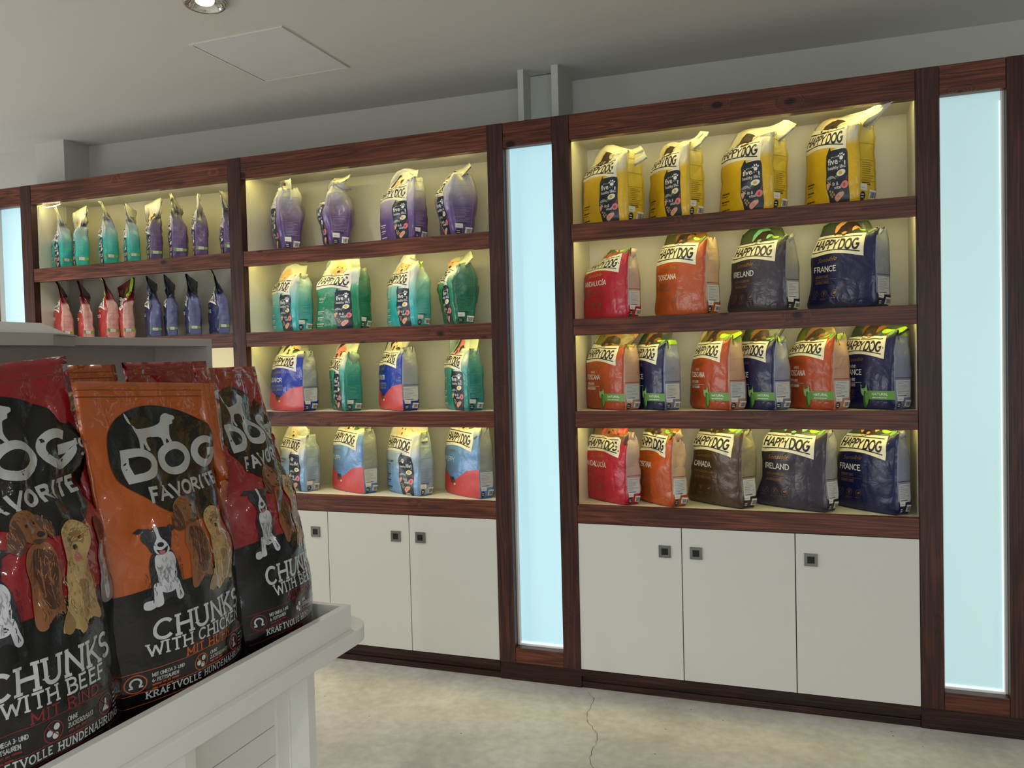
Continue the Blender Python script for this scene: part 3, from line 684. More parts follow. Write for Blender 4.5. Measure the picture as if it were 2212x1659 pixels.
def puppyface(A, x, y, k, c1=FURB, c2=FURD, layer=1):
    """head of a dog in the photograph strip above the banner"""
    A.blob([(x-13*k, y-2), (x-14*k, y+12), (x-5*k, y+22), (x+6*k, y+23), (x+14*k, y+13), (x+12*k, y-2)], c1, layer)
    A.blob([(x-13*k, y+2), (x-19*k, y+10), (x-16*k, y+21), (x-8*k, y+19)], c2, layer+1); A.blob([(x+12*k, y+2), (x+18*k, y+10), (x+15*k, y+22), (x+7*k, y+19)], c2, layer+1)
    A.ell(x-5*k, y+12, 1.6, 1.4, INK, layer+2); A.ell(x+5*k, y+12, 1.6, 1.4, INK, layer+2); A.ell(x, y+5, 3.2*k, 2.2, INK, layer+2); A.blob([(x-4*k, y+1), (x, y+3), (x+4*k, y+1), (x, y-1)], c2, layer+1)
def small_text(A, mat, y=118, side='l', seed=3):
    A.microlines(6, 40, y, 2, 3.4, 1.5, mat, 2, seed)
def art_classic(key, ink, dogc=(FURB, FURD), sub=None, puppy=False, hw=1.52):
    b0 = 75 if hw > 1.7 else 69; A = Art(hw); banner(A, b0); A.ys = b0/73.5; fivepanel(A, puppy)
    if sub: A.font(sub, 8, 57, 4.6, ink, 2, align='l', width=18 if len(sub) < 8 else 26, bold=.01); A.microlines(8, 24, 52.5, 1, 3, 1.2, ink, 2, 5)
    for i, y in enumerate((34, 23, 11)):
        A.microlines(7, 30, y, 1, 3, 1.8, ink, 2, 7+i); A.microlines(7, 24, y-3.4, 1, 3, 1.0, ink, 2, 17+i)
    A.ys = 1.0; A.cur = 'pet_picture'; puppyface(A, 44, b0+31, 1.35, *dogc)
    return A
def script(A, txt, x, y, h, mat, w):
    A.font(txt, x, y, h, mat, 2, shear=.45, align='l', width=w, bold=-.004, rot=3)
def art_sensible(name, l1, l2, mini=False, icons=3, leafband=False, dogc=(FURD, FURB)):
    A = Art(1.47); A.yo = -4.5; banner(A, 78, 2.5, 84)
    A.yo = 1.5; A.cur = 'pet_picture'      # photograph strip: foliage, dog, lime flash
    A.blob([(2, 108), (10, 118), (26, 112), (30, 122), (14, 132), (-2, 126)], HERB, 1); puppyface(A, 46, 106, 1.1, *dogc); A.blob([(70, 110), (84, 106), (98, 120), (99, 140), (88, 146), (78, 128)], LIME, 1)
    A.blob([(86, 104), (93, 112), (96, 108), (90, 102)], LEAF, 2)
    A.cur = 'front_print'; A.yo = -4.5; script(A, 'Sensible', 14, 71.5, 6.2, GOLD, 33)
    y = 58
    if mini: A.text('MINI', 20, 63, 4.4, WHITE, 2, wt=.13, serif=.04, align='l', width=13); y = 53
    A.text(name, 7 if len(name) < 9 else 3, y, 8.2, WHITE, 2, wt=.15, serif=.07, align='l', width={5: 34, 6: 39, 7: 41, 9: 55}.get(len(name), 40), gap=.05)
    m2 = WHITE if mini else BRONZE
    A.text(l1, 10, y-8.5, 4.0, m2, 2, wt=.15, serif=.09, align='l', sx=.66); A.line([(9, y-10.6), (46, y-10.6)], .45, m2, 2); A.text(l2, 10, y-16.4, 4.0, m2, 2, wt=.15, serif=.09, align='l', sx=.66)
    A.yo = -1.5
    for i, x in enumerate((13, 28, 44)[:icons]):
        A.ring(x, 25, 4.4, .5, BRONZE, 2); A.microlines(x-5, x+6, 18, 2 if i == 1 else 1, 2, .7, BRONZE, 2, i+1)
        if i == 0: A.line([(x-2, 22), (x+2, 28)], .9, BRONZE, 2)
        elif i == 1: [A.line([(x, 22), (x+d, 28)], .9, BRONZE, 2) for d in (-2, 0, 2)]
        else: A.blob([(x-2.6, 25), (x, 26.6), (x+2.6, 27), (x+2, 24), (x-1, 23.4)], BRONZE, 2)
    if leafband:
        A.cur = 'leaf_band'; A.rect(57, 16, 100, 28, LEAF, 2); A.text('NATURAL', 66, 21.6, 3.6, WHITE, 3, wt=.17, align='l', width=25); A.microlines(66, 90, 18, 1, 2, 1, WHITE, 3, 2)
        A.blob([(45, 34), (47, 31), (53, 32), (56, 35), (57, 26), (52, 20), (46, 24)], plain('print_fox_leaf', (150, 196, 120), .45), 3); A.blob([(52, 28), (58, 20), (57, 9), (52, 4), (50, 14)], LEAFD, 4); A.blob([(53, 24), (60, 22), (59, 12), (55, 8)], LEAF, 5)
        A.poly([(45, 33), (44.5, 38), (48, 34)], LEAF, 3); A.poly([(53, 33), (56.5, 38.5), (57, 33)], LEAF, 3); A.ell(49, 27.6, .8, .5, WHITE, 4); A.ell(53.5, 28.2, .8, .5, WHITE, 4)
    return A
def art_young(name, sub_y=58):
    A = Art(1.47); A.yo = -3; banner(A, 78, 2.5, 84)
    A.yo = 3; A.cur = 'pet_picture'; A.blob([(2, 106), (14, 116), (28, 110), (24, 126), (6, 130)], HERB, 1); puppyface(A, 44, 106, 1.1, FURC, FURD); A.blob([(64, 106), (84, 108), (92, 122), (74, 126)], LEAFD, 1)
    A.cur = 'front_print'; A.yo = -3; A.poly([(0, 4), (100, 4), (100, 49), (72, 45), (47, 32), (36, 27), (14, 36), (0, 44)], CORAL, 1)
    script(A, 'Sensible', 6, 71, 6, GOLD, 34)
    A.text(name, 3, 56, 8.5, WHITE, 2, wt=.14, serif=.07, align='l', width=40 if name == 'JUNIOR' else 34, gap=.05)
    A.text('LACHS & KARTOFFEL', 3, 47.5, 3.6, GREY, 2, wt=.15, serif=.08, align='l', width=46); A.line([(3, 45.5), (50, 45.5)], .45, GREY, 2); A.text('SALMON & POTATO', 3, 39.8, 3.6, GREY, 2, wt=.15, serif=.08, align='l', width=44)
    for x in (27, 33): A.ell(x, 27, 3.4, 6, FURD, 3, 12); A.ell(x+.6, 25, 1.5, 3.4, FURB, 4, 12)
    A.ell(37, 21, 3, 2, FURC, 4); A.ring(60, 22, 2.4, .4, GREY, 2); A.line([(72, 18), (77, 25)], .5, GREY, 2); A.microlines(24, 46, 12, 1, 2, .8, GREY, 2, 3)
    return A
def gusset_art(kind, ink, hw=4.0, lime=False, band=None):
    A = Art(hw); p = 'gusset_print'
    if kind == 'classic':
        for y in (60, 118, 166, 214, 262): A.line([(12, y), (90, y)], 1.2, ink, 1, p)
        A.line([(12, 40), (12, 262)], 1.0, ink, 1, p); A.line([(88, 40), (88, 262)], 1.0, ink, 1, p)
        A.microlines(18, 84, 110, 9, 6, 2.0, ink, 1, 4, p); A.microlines(18, 84, 54, 2, 5, 2.6, INK, 1, 3, p)
        A.rect(14, 282, 62, 304, INK, 1, p, 2); A.microlines(19, 58, 296, 2, 8, 3.4, WHITE, 2, 2, p)
        A.text('HAPPY DOG', 52, 312, 17, INK, 1, wt=.2, serif=.08, align='c', width=74, part=p, rot=2)
    else:
        A.rect(8, 46, 90, 112, plain('print_table_pale', (206, 208, 212), .42), 1, p); A.line([(4, 120), (96, 120)], 2.0, ink, 1, p)
        A.microlines(14, 84, 104, 8, 6, 2.2, GREY, 2, 5, p); A.microlines(14, 84, 52, 1, 4, 3.0, INK, 2, 3, p)
        for y in (160, 205, 250): A.line([(8, y), (90, y)], .9, GREY, 1, p)
    if lime:
        A.rect(30, 276, 96, 296, LIME, 3, p); A.blob([(14, 300), (20, 308), (34, 306), (42, 290), (30, 268), (20, 282)], LEAF, 4, p); A.blob([(30, 284), (38, 286), (34, 262), (28, 268)], LEAFD, 5, p)
    A.ell(24, 18, 15, 13, PANEL, 2, part=p); A.text('10', 24, 12.5, 11, WHITE, 3, wt=.2, part=p) if False else A.microlines(14, 34, 21, 2, 7, 3, WHITE, 3, 9, p)
    A.rect(10, 34, 46, 52, STICK, 0, 'price_sticker', -2); A.microlines(15, 42, 40, 1, 4, 2.0, GREY, 1, 8, 'price_sticker')
    A.rect(58, 12, 95, 36, STICK, 0, 'barcode_label', -4)
    r = random.Random(5); x = 66
    while x < 92:
        w = r.choice((.9, 1.6, 2.4)); A.rect(x, 14.5, x+w, 30, INK, 1, 'barcode_label', 0); x += w+r.choice((1.0, 1.8))
    A.blob([(60, 26), (63, 28), (65, 33), (62, 30)], INK, 1, 'barcode_label')
    return A
def back_art(ink):
    A = Art(1.47); p = 'back_print'
    for y in (30, 52, 74, 96): A.line([(6, y), (90, y)], .8, ink, 1, p)
    A.microlines(8, 88, 92, 18, 3.6, 1.2, ink, 1, 6, p); A.rect(60, 100, 94, 106, LIME, 1, p)
    A.text('HAPPY DOG', 40, 112, 9, INK, 1, wt=.2, serif=.08, width=52, part=p)
    return A
# film colours of every kind on the shelves: front, gusset, back
KINDS = {
 'yellow': dict(front=[(0, (226, 184, 32)), (.41, (226, 184, 36)), (.47, (222, 216, 190)), (1, (214, 212, 196))], side=[(0, (226, 186, 40)), (.40, (214, 186, 60)), (.62, (220, 210, 150)), (.8, (214, 212, 190)), (1, (206, 206, 190))],
               art=lambda: art_classic('y', INK, (FURD, FURC), None, False, 1.86), g=('classic', plain('ink_ochre', (150, 118, 30), .5), False)),
 'purple': dict(front=[(0, (92, 66, 128)), (.26, (104, 80, 138)), (.44, (172, 160, 186)), (.56, (208, 206, 206)), (1, (196, 198, 190))], side=[(0, (88, 64, 120)), (.30, (98, 76, 128)), (.42, (146, 134, 158)), (.56, (190, 190, 186)), (1, (196, 198, 190))],
               art=lambda: art_classic('p', CREAM, (FURC, FURD)), g=('classic', plain('ink_lilac', (150, 138, 168), .5), False)),
 'turquoise': dict(front=[(0, (34, 168, 172)), (.28, (50, 176, 176)), (.45, (150, 206, 196)), (.57, (214, 220, 204)), (1, (208, 212, 196))], side=[(0, (60, 178, 176)), (.3, (74, 172, 166)), (.5, (146, 200, 188)), (.66, (206, 214, 196)), (1, (206, 210, 190))],
               art=lambda: art_classic('t', CREAM, (FURC, ORNG), 'ADULT'), g=('classic', plain('ink_aqua', (140, 206, 200), .5), True)),
 'green': dict(front=[(0, (16, 118, 82)), (.38, (20, 130, 88)), (.5, (90, 166, 128)), (.55, (206, 216, 196)), (1, (204, 208, 190))], side=[(0, (14, 110, 78)), (.35, (20, 104, 76)), (.55, (70, 124, 100)), (.75, (150, 164, 146)), (1, (180, 188, 170))],
               art=lambda: art_classic('g', CREAM, (ORNG, FURC), 'ADULT'), g=('classic', plain('ink_green', (70, 150, 110), .5), False)),
 'teal': dict(front=[(0, (18, 132, 122)), (.36, (26, 142, 130)), (.48, (80, 170, 156)), (.55, (200, 214, 194)), (1, (200, 206, 186))], side=[(0, (18, 130, 120)), (.35, (26, 132, 120)), (.6, (96, 160, 142)), (.8, (176, 192, 166)), (1, (190, 198, 176))],
              art=lambda: art_classic('e', CREAM, (PINK, FURD), 'ADULT'), g=('classic', plain('ink_teal', (90, 176, 160), .5), False)),
 'skyblue': dict(front=[(0, (112, 158, 210)), (.28, (132, 172, 212)), (.45, (186, 200, 212)), (.55, (214, 216, 204)), (1, (206, 208, 190))], side=[(0, (150, 178, 214)), (.35, (156, 176, 196)), (.7, (178, 188, 184)), (1, (204, 206, 186))],
               art=lambda: art_classic('s', INK, (FURC, FURC), 'MINI PUPPY', True), g=('classic', plain('ink_slate', (110, 128, 150), .5), True)),
 'junior': dict(front=[(0, (18, 52, 160)), (.66, (18, 52, 160)), (.72, (206, 204, 176)), (1, (150, 154, 150))], side=hard((20, 50, 158), (146, 152, 160), .13), art=lambda: art_young('JUNIOR'), g=('sensible', plain('ink_royal', (20, 50, 150), .4), False)),
 'puppy': dict(front=[(0, (96, 144, 204)), (.66, (112, 158, 212)), (.72, (206, 204, 176)), (1, (150, 156, 150))], side=hard((96, 144, 204), (150, 154, 152), .13), art=lambda: art_young('PUPPY'), g=('sensible', plain('ink_sky', (110, 150, 200), .4), False)),
 'red': dict(front=[(0, (186, 22, 48)), (.68, (186, 22, 48)), (.74, (120, 100, 60)), (.86, (150, 20, 40)), (1, (190, 24, 40))], side=hard((186, 16, 40), (184, 160, 156), .13), art=lambda: art_sensible('ANDALUCÍA', 'IBÉRICO', 'IBÉRICO', dogc=(FURB, CORAL)), g=('sensible', plain('ink_red', (150, 30, 40), .4), False)),
 'orange': dict(front=[(0, (184, 82, 34)), (.68, (190, 84, 30)), (.74, (86, 84, 40)), (.86, (110, 96, 44)), (1, (180, 110, 60))], side=hard((176, 76, 34), (196, 164, 136), .13), art=lambda: art_sensible('TOSCANA', 'ENTE & LACHS', 'DUCK & SALMON'), g=('sensible', plain('ink_rust', (150, 60, 30), .4), False)),
 'charcoal': dict(front=[(0, (56, 50, 64)), (.68, (58, 52, 68)), (.74, (70, 80, 56)), (1, (96, 110, 84))], side=hard((40, 38, 46), (140, 140, 146), .13), art=lambda: art_sensible('IRELAND', 'LACHS & KANINCHEN', 'SALMON & RABBIT', dogc=(FURD, plain('print_mint', (130, 200, 160), .4))), g=('sensible', INK, False)),
 'navy': dict(front=[(0, (18, 26, 72)), (.68, (20, 26, 78)), (.74, (66, 76, 60)), (1, (110, 120, 100))], side=hard((18, 24, 66), (140, 146, 168), .13), art=lambda: art_sensible('FRANCE', 'GOURMET-ENTE', 'GOURMET DUCK', dogc=(FURD, ORNG)), g=('sensible', plain('ink_navy', (24, 30, 70), .4), False)),
 'brown': dict(front=[(0, (74, 54, 38)), (.68, (78, 58, 38)), (.74, (70, 74, 48)), (1, (120, 124, 90))], side=hard((60, 46, 36), (138, 130, 104), .13), art=lambda: art_sensible('CANADA', 'LACHS, KANINCHEN & LAMM', 'SALMON, RABBIT & LAMB', dogc=(FURD, GOLD)), g=('sensible', plain('ink_brown', (70, 46, 30), .4), False)),
 'orange_mini': dict(front=[(0, (172, 70, 34)), (.68, (186, 78, 28)), (.74, (110, 120, 40)), (1, (120, 90, 50))], side=[(0, (200, 126, 96)), (.12, (200, 150, 128)), (.6, (196, 162, 138)), (.8, (190, 160, 120)), (1, (150, 90, 50))], art=lambda: art_sensible('TOSCANA', 'ENTE & LACHS', 'DUCK & SALMON', True, 2, True), g=('sensible', plain('ink_rust', (150, 60, 30), .4), True)),
 'navy_mini': dict(front=[(0, (18, 26, 72)), (.68, (20, 26, 78)), (.74, (66, 76, 60)), (1, (60, 66, 70))], side=[(0, (110, 118, 146)), (.12, (130, 138, 164)), (.6, (146, 152, 176)), (.8, (110, 116, 124)), (1, (60, 62, 70))], art=lambda: art_sensible('FRANCE', 'GOURMET-ENTE', 'GOURMET DUCK', True, 2, True), g=('sensible', plain('ink_navy', (24, 30, 70), .4), True)),
 'pink': dict(front=[(0, (170, 44, 44)), (.7, (170, 44, 44)), (.76, (90, 50, 36)), (1, (110, 30, 30))], side=[(0, (228, 176, 164)), (.62, (226, 178, 166)), (.66, (120, 26, 32)), (1, (90, 20, 24))], art=lambda: art_sensible('TOSCANA', 'ENTE & LACHS', 'DUCK & SALMON', False, 0, False), g=('slim', plain('ink_rose', (176, 110, 100), .4), False)),
 'periwinkle': dict(front=[(0, (26, 34, 76)), (.7, (26, 34, 76)), (.76, (50, 50, 46)), (1, (24, 28, 50))], side=[(0, (112, 116, 162)), (.62, (110, 114, 160)), (.66, (28, 32, 64)), (1, (22, 24, 46))], art=lambda: art_sensible('FRANCE', 'GOURMET-ENTE', 'GOURMET DUCK', False, 0, False), g=('slim', plain('ink_slateblue', (90, 94, 140), .4), False)),
 'slim_teal': dict(front=[(0, (30, 150, 140)), (.4, (40, 170, 158)), (.62, (200, 214, 206)), (1, (216, 216, 204))], side=[(0, (40, 176, 162)), (.3, (60, 186, 172)), (.52, (130, 176, 186)), (.66, (150, 160, 184)), (.72, (90, 96, 120)), (.8, (214, 214, 200)), (1, (210, 210, 196))], art=lambda: art_classic('t', CREAM, (FURC, ORNG)), g=('slim', plain('ink_aqua', (140, 206, 200), .5), False)),
 'slim_purple': dict(front=[(0, (90, 70, 124)), (.4, (108, 88, 140)), (.62, (200, 198, 204)), (1, (214, 212, 204))], side=[(0, (98, 78, 126)), (.4, (108, 88, 134)), (.6, (116, 106, 132)), (.7, (76, 72, 84)), (.8, (190, 186, 180)), (1, (206, 204, 194))], art=lambda: art_classic('p', CREAM, (FURC, FURD)), g=('slim', plain('ink_lilac', (150, 138, 168), .5), False)),
}
def slim_gusset(ink, hw=5.2):
    A = Art(hw); p = 'gusset_print'
    for y in (120, 170, 220): A.line([(8, y), (92, y)], 1.2, ink, 1, p)
    A.line([(50, 90), (50, 300)], 1.0, ink, 1, p)
    A.rect(4, 62, 96, 82, LIME, 1, p); A.blob([(4, 84), (14, 92), (24, 78), (14, 58)], LEAF, 2, p)
    A.rect(22, 60, 66, 84, STICK, 0, 'price_sticker'); A.microlines(28, 60, 70, 1, 4, 2.4, GREY, 1, 8, 'price_sticker')
    return A
CUTS = {}
def cuts(kind, grid):
    key = (kind, grid)
    if key not in CUTS:
        K = KINDS[kind]; nu, ng, nv = grid; g = K['g']
        CUTS[key] = (K['art']().cut(nu, nv), (slim_gusset(g[1]) if g[0] == 'slim' else gusset_art(g[0], g[1], lime=g[2])).cut(ng, nv), back_art(g[1]).cut(nu, nv))
    return CUTS[key]
NB = [0]
def food_bag(kind, loc, yaw, w, d, hgt, label, group, style, seed, maxz=None, grid=(18, 7, 28)):
    K = KINDS[kind]
    root = empty('pet_food_bag', loc, math.radians(yaw), label, 'pet food bag', group)
    st = dict(fold=.80, bend=60, phi=60, wtop=.9, anchor=.3, slump=.1); st.update(style)
    B = Bag(w, d, hgt, *grid, seed=seed, maxz=maxz, **st)
    mats = [film('film_'+kind+'_front', K['front']), film('film_'+kind+'_side', K['side']), film('film_'+kind+'_side', K['side']), film('film_'+kind+'_side', K['side'])]
    B.body('pouch', mats, root)
    fr, gs, bk = cuts(kind, grid)
    for p in fr: B.wrap(p, fr[p], 0, root)
    for p in ('gusset_print', 'price_sticker', 'barcode_label'):
        if p in gs: B.wrap(p, gs[p], 1, root, off=.0009 if p == 'gusset_print' else .0022)
    if style.get('_back', False) or True:
        B.wrap('back_print', bk['back_print'], 2, root)
    return root

# ------------------------------------------------------------------ bags standing in the shelf cabinets
ZS = [2.2077, 1.7637, 1.327, .8814]; MZ = [.412, .412, .405, .41]
SOFT = dict(wr=.006)
def ylw(**k):
    d = dict(fold=.66, bend=46, phi=8, wtop=.42, anchor=1, slump=.40, wr=.007, taper0=.45, flare=.06); d.update(k); return d
def sens(**k):
    d = dict(fold=.80, bend=95, phi=50, wtop=.82, anchor=.8, slump=.16, wr=.005, taper0=.55, flare=.07); d.update(k); return d
def crump(**k):
    d = dict(fold=.72, bend=75, phi=40, wtop=.6, anchor=.9, slump=.3, wr=.012, taper0=.5, puff=.35); d.update(k); return d
def classic(**k):
    d = dict(fold=.76, bend=80, phi=30, wtop=.66, anchor=.8, slump=.22, wr=.008, taper0=.48); d.update(k); return d
G_Y = 'yellow pet food bags on the top shelf'; G_S2 = 'red, orange, grey and navy bags under the yellow ones'; G_M = 'leaf-banded bags on the third shelf'
G_S4 = 'red to navy bags on the lowest open shelf'; G_P = 'purple pet food bags on the top shelf'; G_T = 'turquoise and green bags under the purple ones'
G_J = 'blue and teal bags on the third shelf'; G_B = 'light blue bags above the cabinet doors'
BAGS = [
 ('yellow', 0, -0.905, 0.175, -34, .30, .130, .55, 'yellow pet food bag standing nearest the central glowing panel, top slumped', G_Y, ylw(slump=.40, bend=66)),
 ('yellow', 0, -0.603, 0.177, -42, .28, .106, .56, 'narrow yellow bag second from the central glowing panel, its top twisted upright', G_Y, ylw(wtop=.34, slump=.5)),
 ('yellow', 0, -0.252, 0.177, -39, .30, .118, .57, 'yellow bag between the twisted-top yellow bag and the one by the knotty post', G_Y, ylw(slump=.42, bend=52)),
 ('yellow', 0, 0.114, 0.171, -43, .28, .125, .60, 'yellow bag nearest the knotty end post, its corner pulled up to the rail', G_Y, ylw(wtop=.46, fold=.60, slump=.42)),
 ('red', 1, -0.916, 0.157, -33, .30, .094, .44, 'crimson red bag under the yellow bags, red collar folded over', G_S2, sens(wtop=.5, slump=.42, fold=.82, bend=75, phi=10, anchor=1)),
 ('orange', 1, -0.557, 0.165, -33, .30, .112, .47, 'burnt orange bag with flat broad front, directly beside the crimson one', G_S2, sens(slump=.05)),
 ('charcoal', 1, -0.212, 0.167, -35, .30, .108, .455, 'dark grey bag with mint flash near its top, on the second shelf', G_S2, sens(flare=.12)),
 ('navy', 1, 0.147, 0.179, -34, .31, .130, .46, 'navy bag beside the knotty post on the second shelf, black loop of film on top', G_S2, sens(slump=.08, flare=.1)),
 ('orange_mini', 2, -0.924, 0.168, -38, .29, .112, .44, 'orange bag with green leaf band nearest the central glowing panel', G_M, sens(bend=120, fold=.78, phi=20)),
 ('navy_mini', 2, -0.712, 0.161, -43, .25, .112, .44, 'navy leaf-banded bag squeezed between the first two orange ones', G_M, sens(bend=85, phi=30)),
 ('orange_mini', 2, -0.425, 0.164, -43, .26, .118, .45, 'orange leaf-banded bag in the middle of the third shelf', G_M, sens(bend=60)),
 ('navy_mini', 2, -0.229, 0.161, -43, .25, .112, .44, 'navy leaf-banded bag between the middle and last orange ones', G_M, sens(bend=110, phi=20)),
 ('orange_mini', 2, 0.011, 0.163, -43, .26, .116, .45, 'orange leaf-banded bag next to the navy one at the end post', G_M, sens(bend=70, slump=.3, phi=10)),
 ('navy_mini', 2, 0.247, 0.171, -43, .27, .120, .45, 'navy leaf-banded bag standing against the knotty end post', G_M, sens(bend=60)),
 ('red', 3, -0.932, 0.160, -38, .31, .098, .46, 'crimson red bag on the lowest open shelf above the doors', G_S4, sens(slump=.2, phi=20, wr=.008)),
 ('orange', 3, -0.691, 0.150, -43, .27, .100, .47, 'orange bag wedged behind the lowest crimson bag', G_S4, sens(slump=.1, wr=.01)),
 ('brown', 3, -0.411, 0.180, -37, .31, .110, .48, 'dark brown bag on the lowest open shelf', G_S4, sens(wr=.008, flare=.12)),
 ('charcoal', 3, -0.077, 0.158, -30, .32, .112, .48, 'dark grey bag beside the brown one above the doors', G_S4, sens(flare=.14)),
 ('navy', 3, 0.230, 0.168, -42, .31, .098, .48, 'navy bag beside the lowest dark grey bag, close to the end post', G_S4, sens(flare=.1)),
 ('purple', 0, -2.773, 0.180, -45, .29, .108, .53, 'purple bag with a twisted grey top and red-tipped flap, first on its shelf', G_P, crump(wtop=.5, bend=82, phi=0, fold=.70, wr=.015, slump=.15)),
 ('purple', 0, -2.457, 0.187, -50, .29, .112, .52, 'badly crumpled purple bag beside the twisted-top one', G_P, crump(wr=.017, bend=60)),
 ('purple', 0, -2.025, 0.149, -27, .30, .100, .46, 'smooth purple bag showing its navy panel in full', G_P, classic(phi=10, slump=.3, bend=90)),
 ('purple', 0, -1.737, 0.188, -52, .28, .118, .47, 'purple bag pressed against the post of the central glowing panel', G_P, crump(wr=.013, bend=50)),
 ('turquoise', 1, -2.740, 0.156, -28, .30, .112, .45, 'turquoise bag with lime tag, first under the purple bags', G_T, classic(wr=.01, wtop=.6)),
 ('green', 1, -2.382, 0.119, -11, .30, .108, .46, 'bright green bag facing almost straight out', G_T, classic(slump=.1, wtop=.75, phi=10, flare=.1)),
 ('turquoise', 1, -2.014, 0.157, -30, .28, .106, .45, 'turquoise bag with long pointed flap between the two green bags', G_T, classic(wtop=.6, bend=90, phi=0, fold=.82, slump=.25)),
 ('green', 1, -1.737, 0.185, -52, .28, .112, .46, 'dark green bag next to the post of the central glowing panel', G_T, crump(wr=.012, bend=50)),
 ('junior', 2, -2.729, 0.136, -20, .30, .112, .44, 'royal blue and coral bag nearest the post shared with the slim bags', G_J, sens(wr=.009, bend=90)),
 ('teal', 2, -2.417, 0.172, -42, .28, .108, .45, 'teal bag between the two royal blue bags', G_J, classic(wr=.011, wtop=.8)),
 ('junior', 2, -2.089, 0.165, -37, .29, .110, .45, 'royal blue and coral bag between the two teal bags', G_J, sens(bend=110, phi=10)),
 ('teal', 2, -1.712, 0.168, -42, .29, .104, .45, 'teal bag beside the central glowing panel, top folded flat', G_J, classic(wtop=.85, slump=.08)),
 ('skyblue', 3, -2.737, 0.174, -27, .29, .106, .46, 'pale blue bag half hidden by the red dog food bag, flap hanging over', G_B, classic(wtop=.6, bend=100, phi=0, fold=.74)),
 ('puppy', 3, -2.381, 0.180, -27, .31, .106, .47, 'light blue and coral bag between the two pale blue bags', G_B, sens(slump=.08)),
 ('skyblue', 3, -2.042, 0.172, -28, .30, .108, .47, 'pale blue bag with its navy panel fully in view above the doors', G_B, classic(wtop=.8, slump=.1, phi=40)),
 ('puppy', 3, -1.697, 0.175, -33, .31, .102, .48, 'light blue and coral bag against the post of the central glowing panel', G_B, sens(slump=.06)),
]
for i, (kd, row, x, y, yaw, w, d, hgt, lab, grp, sty) in enumerate(BAGS):
    food_bag(kd, (x, y, ZS[row]), yaw, w, d, hgt, lab, grp, sty, 100+i*7, MZ[row])
G_A = 'slim teal and purple bags on the first cabinet top shelf'; G_C = 'slim pink and navy bags on the unlit shelf'
def slim(**k):
    d = dict(fold=.84, bend=50, phi=180, wtop=.80, anchor=0, slump=0, wr=.009, taper0=.50, dg=.9, bulge=.25, topd=.010, twist=-32); d.update(k); return d
SL = [
 ('slim_teal', 0, -4.391, 0.121, -25, .19, .068, .370, 'slim teal bag standing first beside the glittering ribbon', G_A, slim(phi=180)),
 ('slim_teal', 0, -4.253, 0.139, -39, .19, .074, .370, 'slim teal bag showing its patterned back, second from the ribbon', G_A, slim(phi=170, bend=20, twist=30)),
 ('slim_teal', 0, -4.031, 0.137, -34, .19, .080, .380, 'slim teal bag with its collar bent over, between two other teal ones', G_A, slim(bend=70)),
 ('slim_teal', 0, -3.847, 0.136, -38, .19, .070, .345, 'slim teal bag next to the first purple one', G_A, slim(bend=10)),
 ('slim_purple', 0, -3.679, 0.139, -41, .19, .070, .365, 'slim purple bag next to the last teal one', G_A, slim(bend=20, phi=170, twist=34)),
 ('slim_purple', 0, -3.502, 0.140, -42, .19, .082, .385, 'slim purple bag with a kinked pale top, second of its colour', G_A, slim(bend=60)),
 ('slim_purple', 0, -3.333, 0.127, -43, .17, .070, .365, 'slim purple bag tapering to a sharp point, third of its colour', G_A, slim(bend=5, wtop=.5, twist=0)),
 ('slim_purple', 0, -3.144, 0.142, -45, .19, .070, .355, 'slim purple bag partly behind the wooden post', G_A, slim(bend=15)),
 ('pink', 1, -4.409, 0.128, -28, .19, .072, .360, 'slim pink and red bag standing first on the unlit shelf', G_C, slim(bend=50, phi=185)),
 ('pink', 1, -4.228, 0.129, -34, .19, .064, .335, 'shorter slim pink bag, second on the unlit shelf', G_C, slim(bend=40)),
 ('pink', 1, -4.045, 0.133, -30, .19, .078, .365, 'slim pink bag with a broad dark red collar, third on the unlit shelf', G_C, slim(bend=70)),
 ('pink', 1, -3.907, 0.140, -40, .18, .072, .345, 'slim pink bag turned to show its shaded back, beside the navy ones', G_C, slim(bend=30, twist=36)),
 ('periwinkle', 1, -3.705, 0.137, -38, .17, .070, .345, 'slim navy bag beside the pink ones', G_C, slim(bend=20)),
 ('periwinkle', 1, -3.575, 0.139, -42, .16, .060, .345, 'slim navy bag leaning close behind the first navy one', G_C, slim(bend=30)),
 ('periwinkle', 1, -3.403, 0.130, -43, .17, .074, .340, 'slim navy bag standing alone between the navy pair and the post', G_C, slim(bend=20)),
 ('periwinkle', 1, -3.222, 0.133, -34, .19, .070, .350, 'slim navy bag with white lettering next to the wooden post', G_C, slim(bend=60)),
]
for i, (kd, row, x, y, yaw, w, d, hgt, lab, grp, sty) in enumerate(SL):
    food_bag(kd, (x, y, ZS[row]), yaw, w, d, hgt, lab, grp, sty, 500+i*3, MZ[row], (12, 6, 22))
food_bag('slim_teal', (-3.10, 0.14, ZS[2]), -20, .17, .07, .27, 'small bag just peeping over the red dog food bags on the third shelf', 'single bag on the third shelf of the first cabinet', slim(bend=5, wtop=.95), 801, .38, (12, 6, 22))

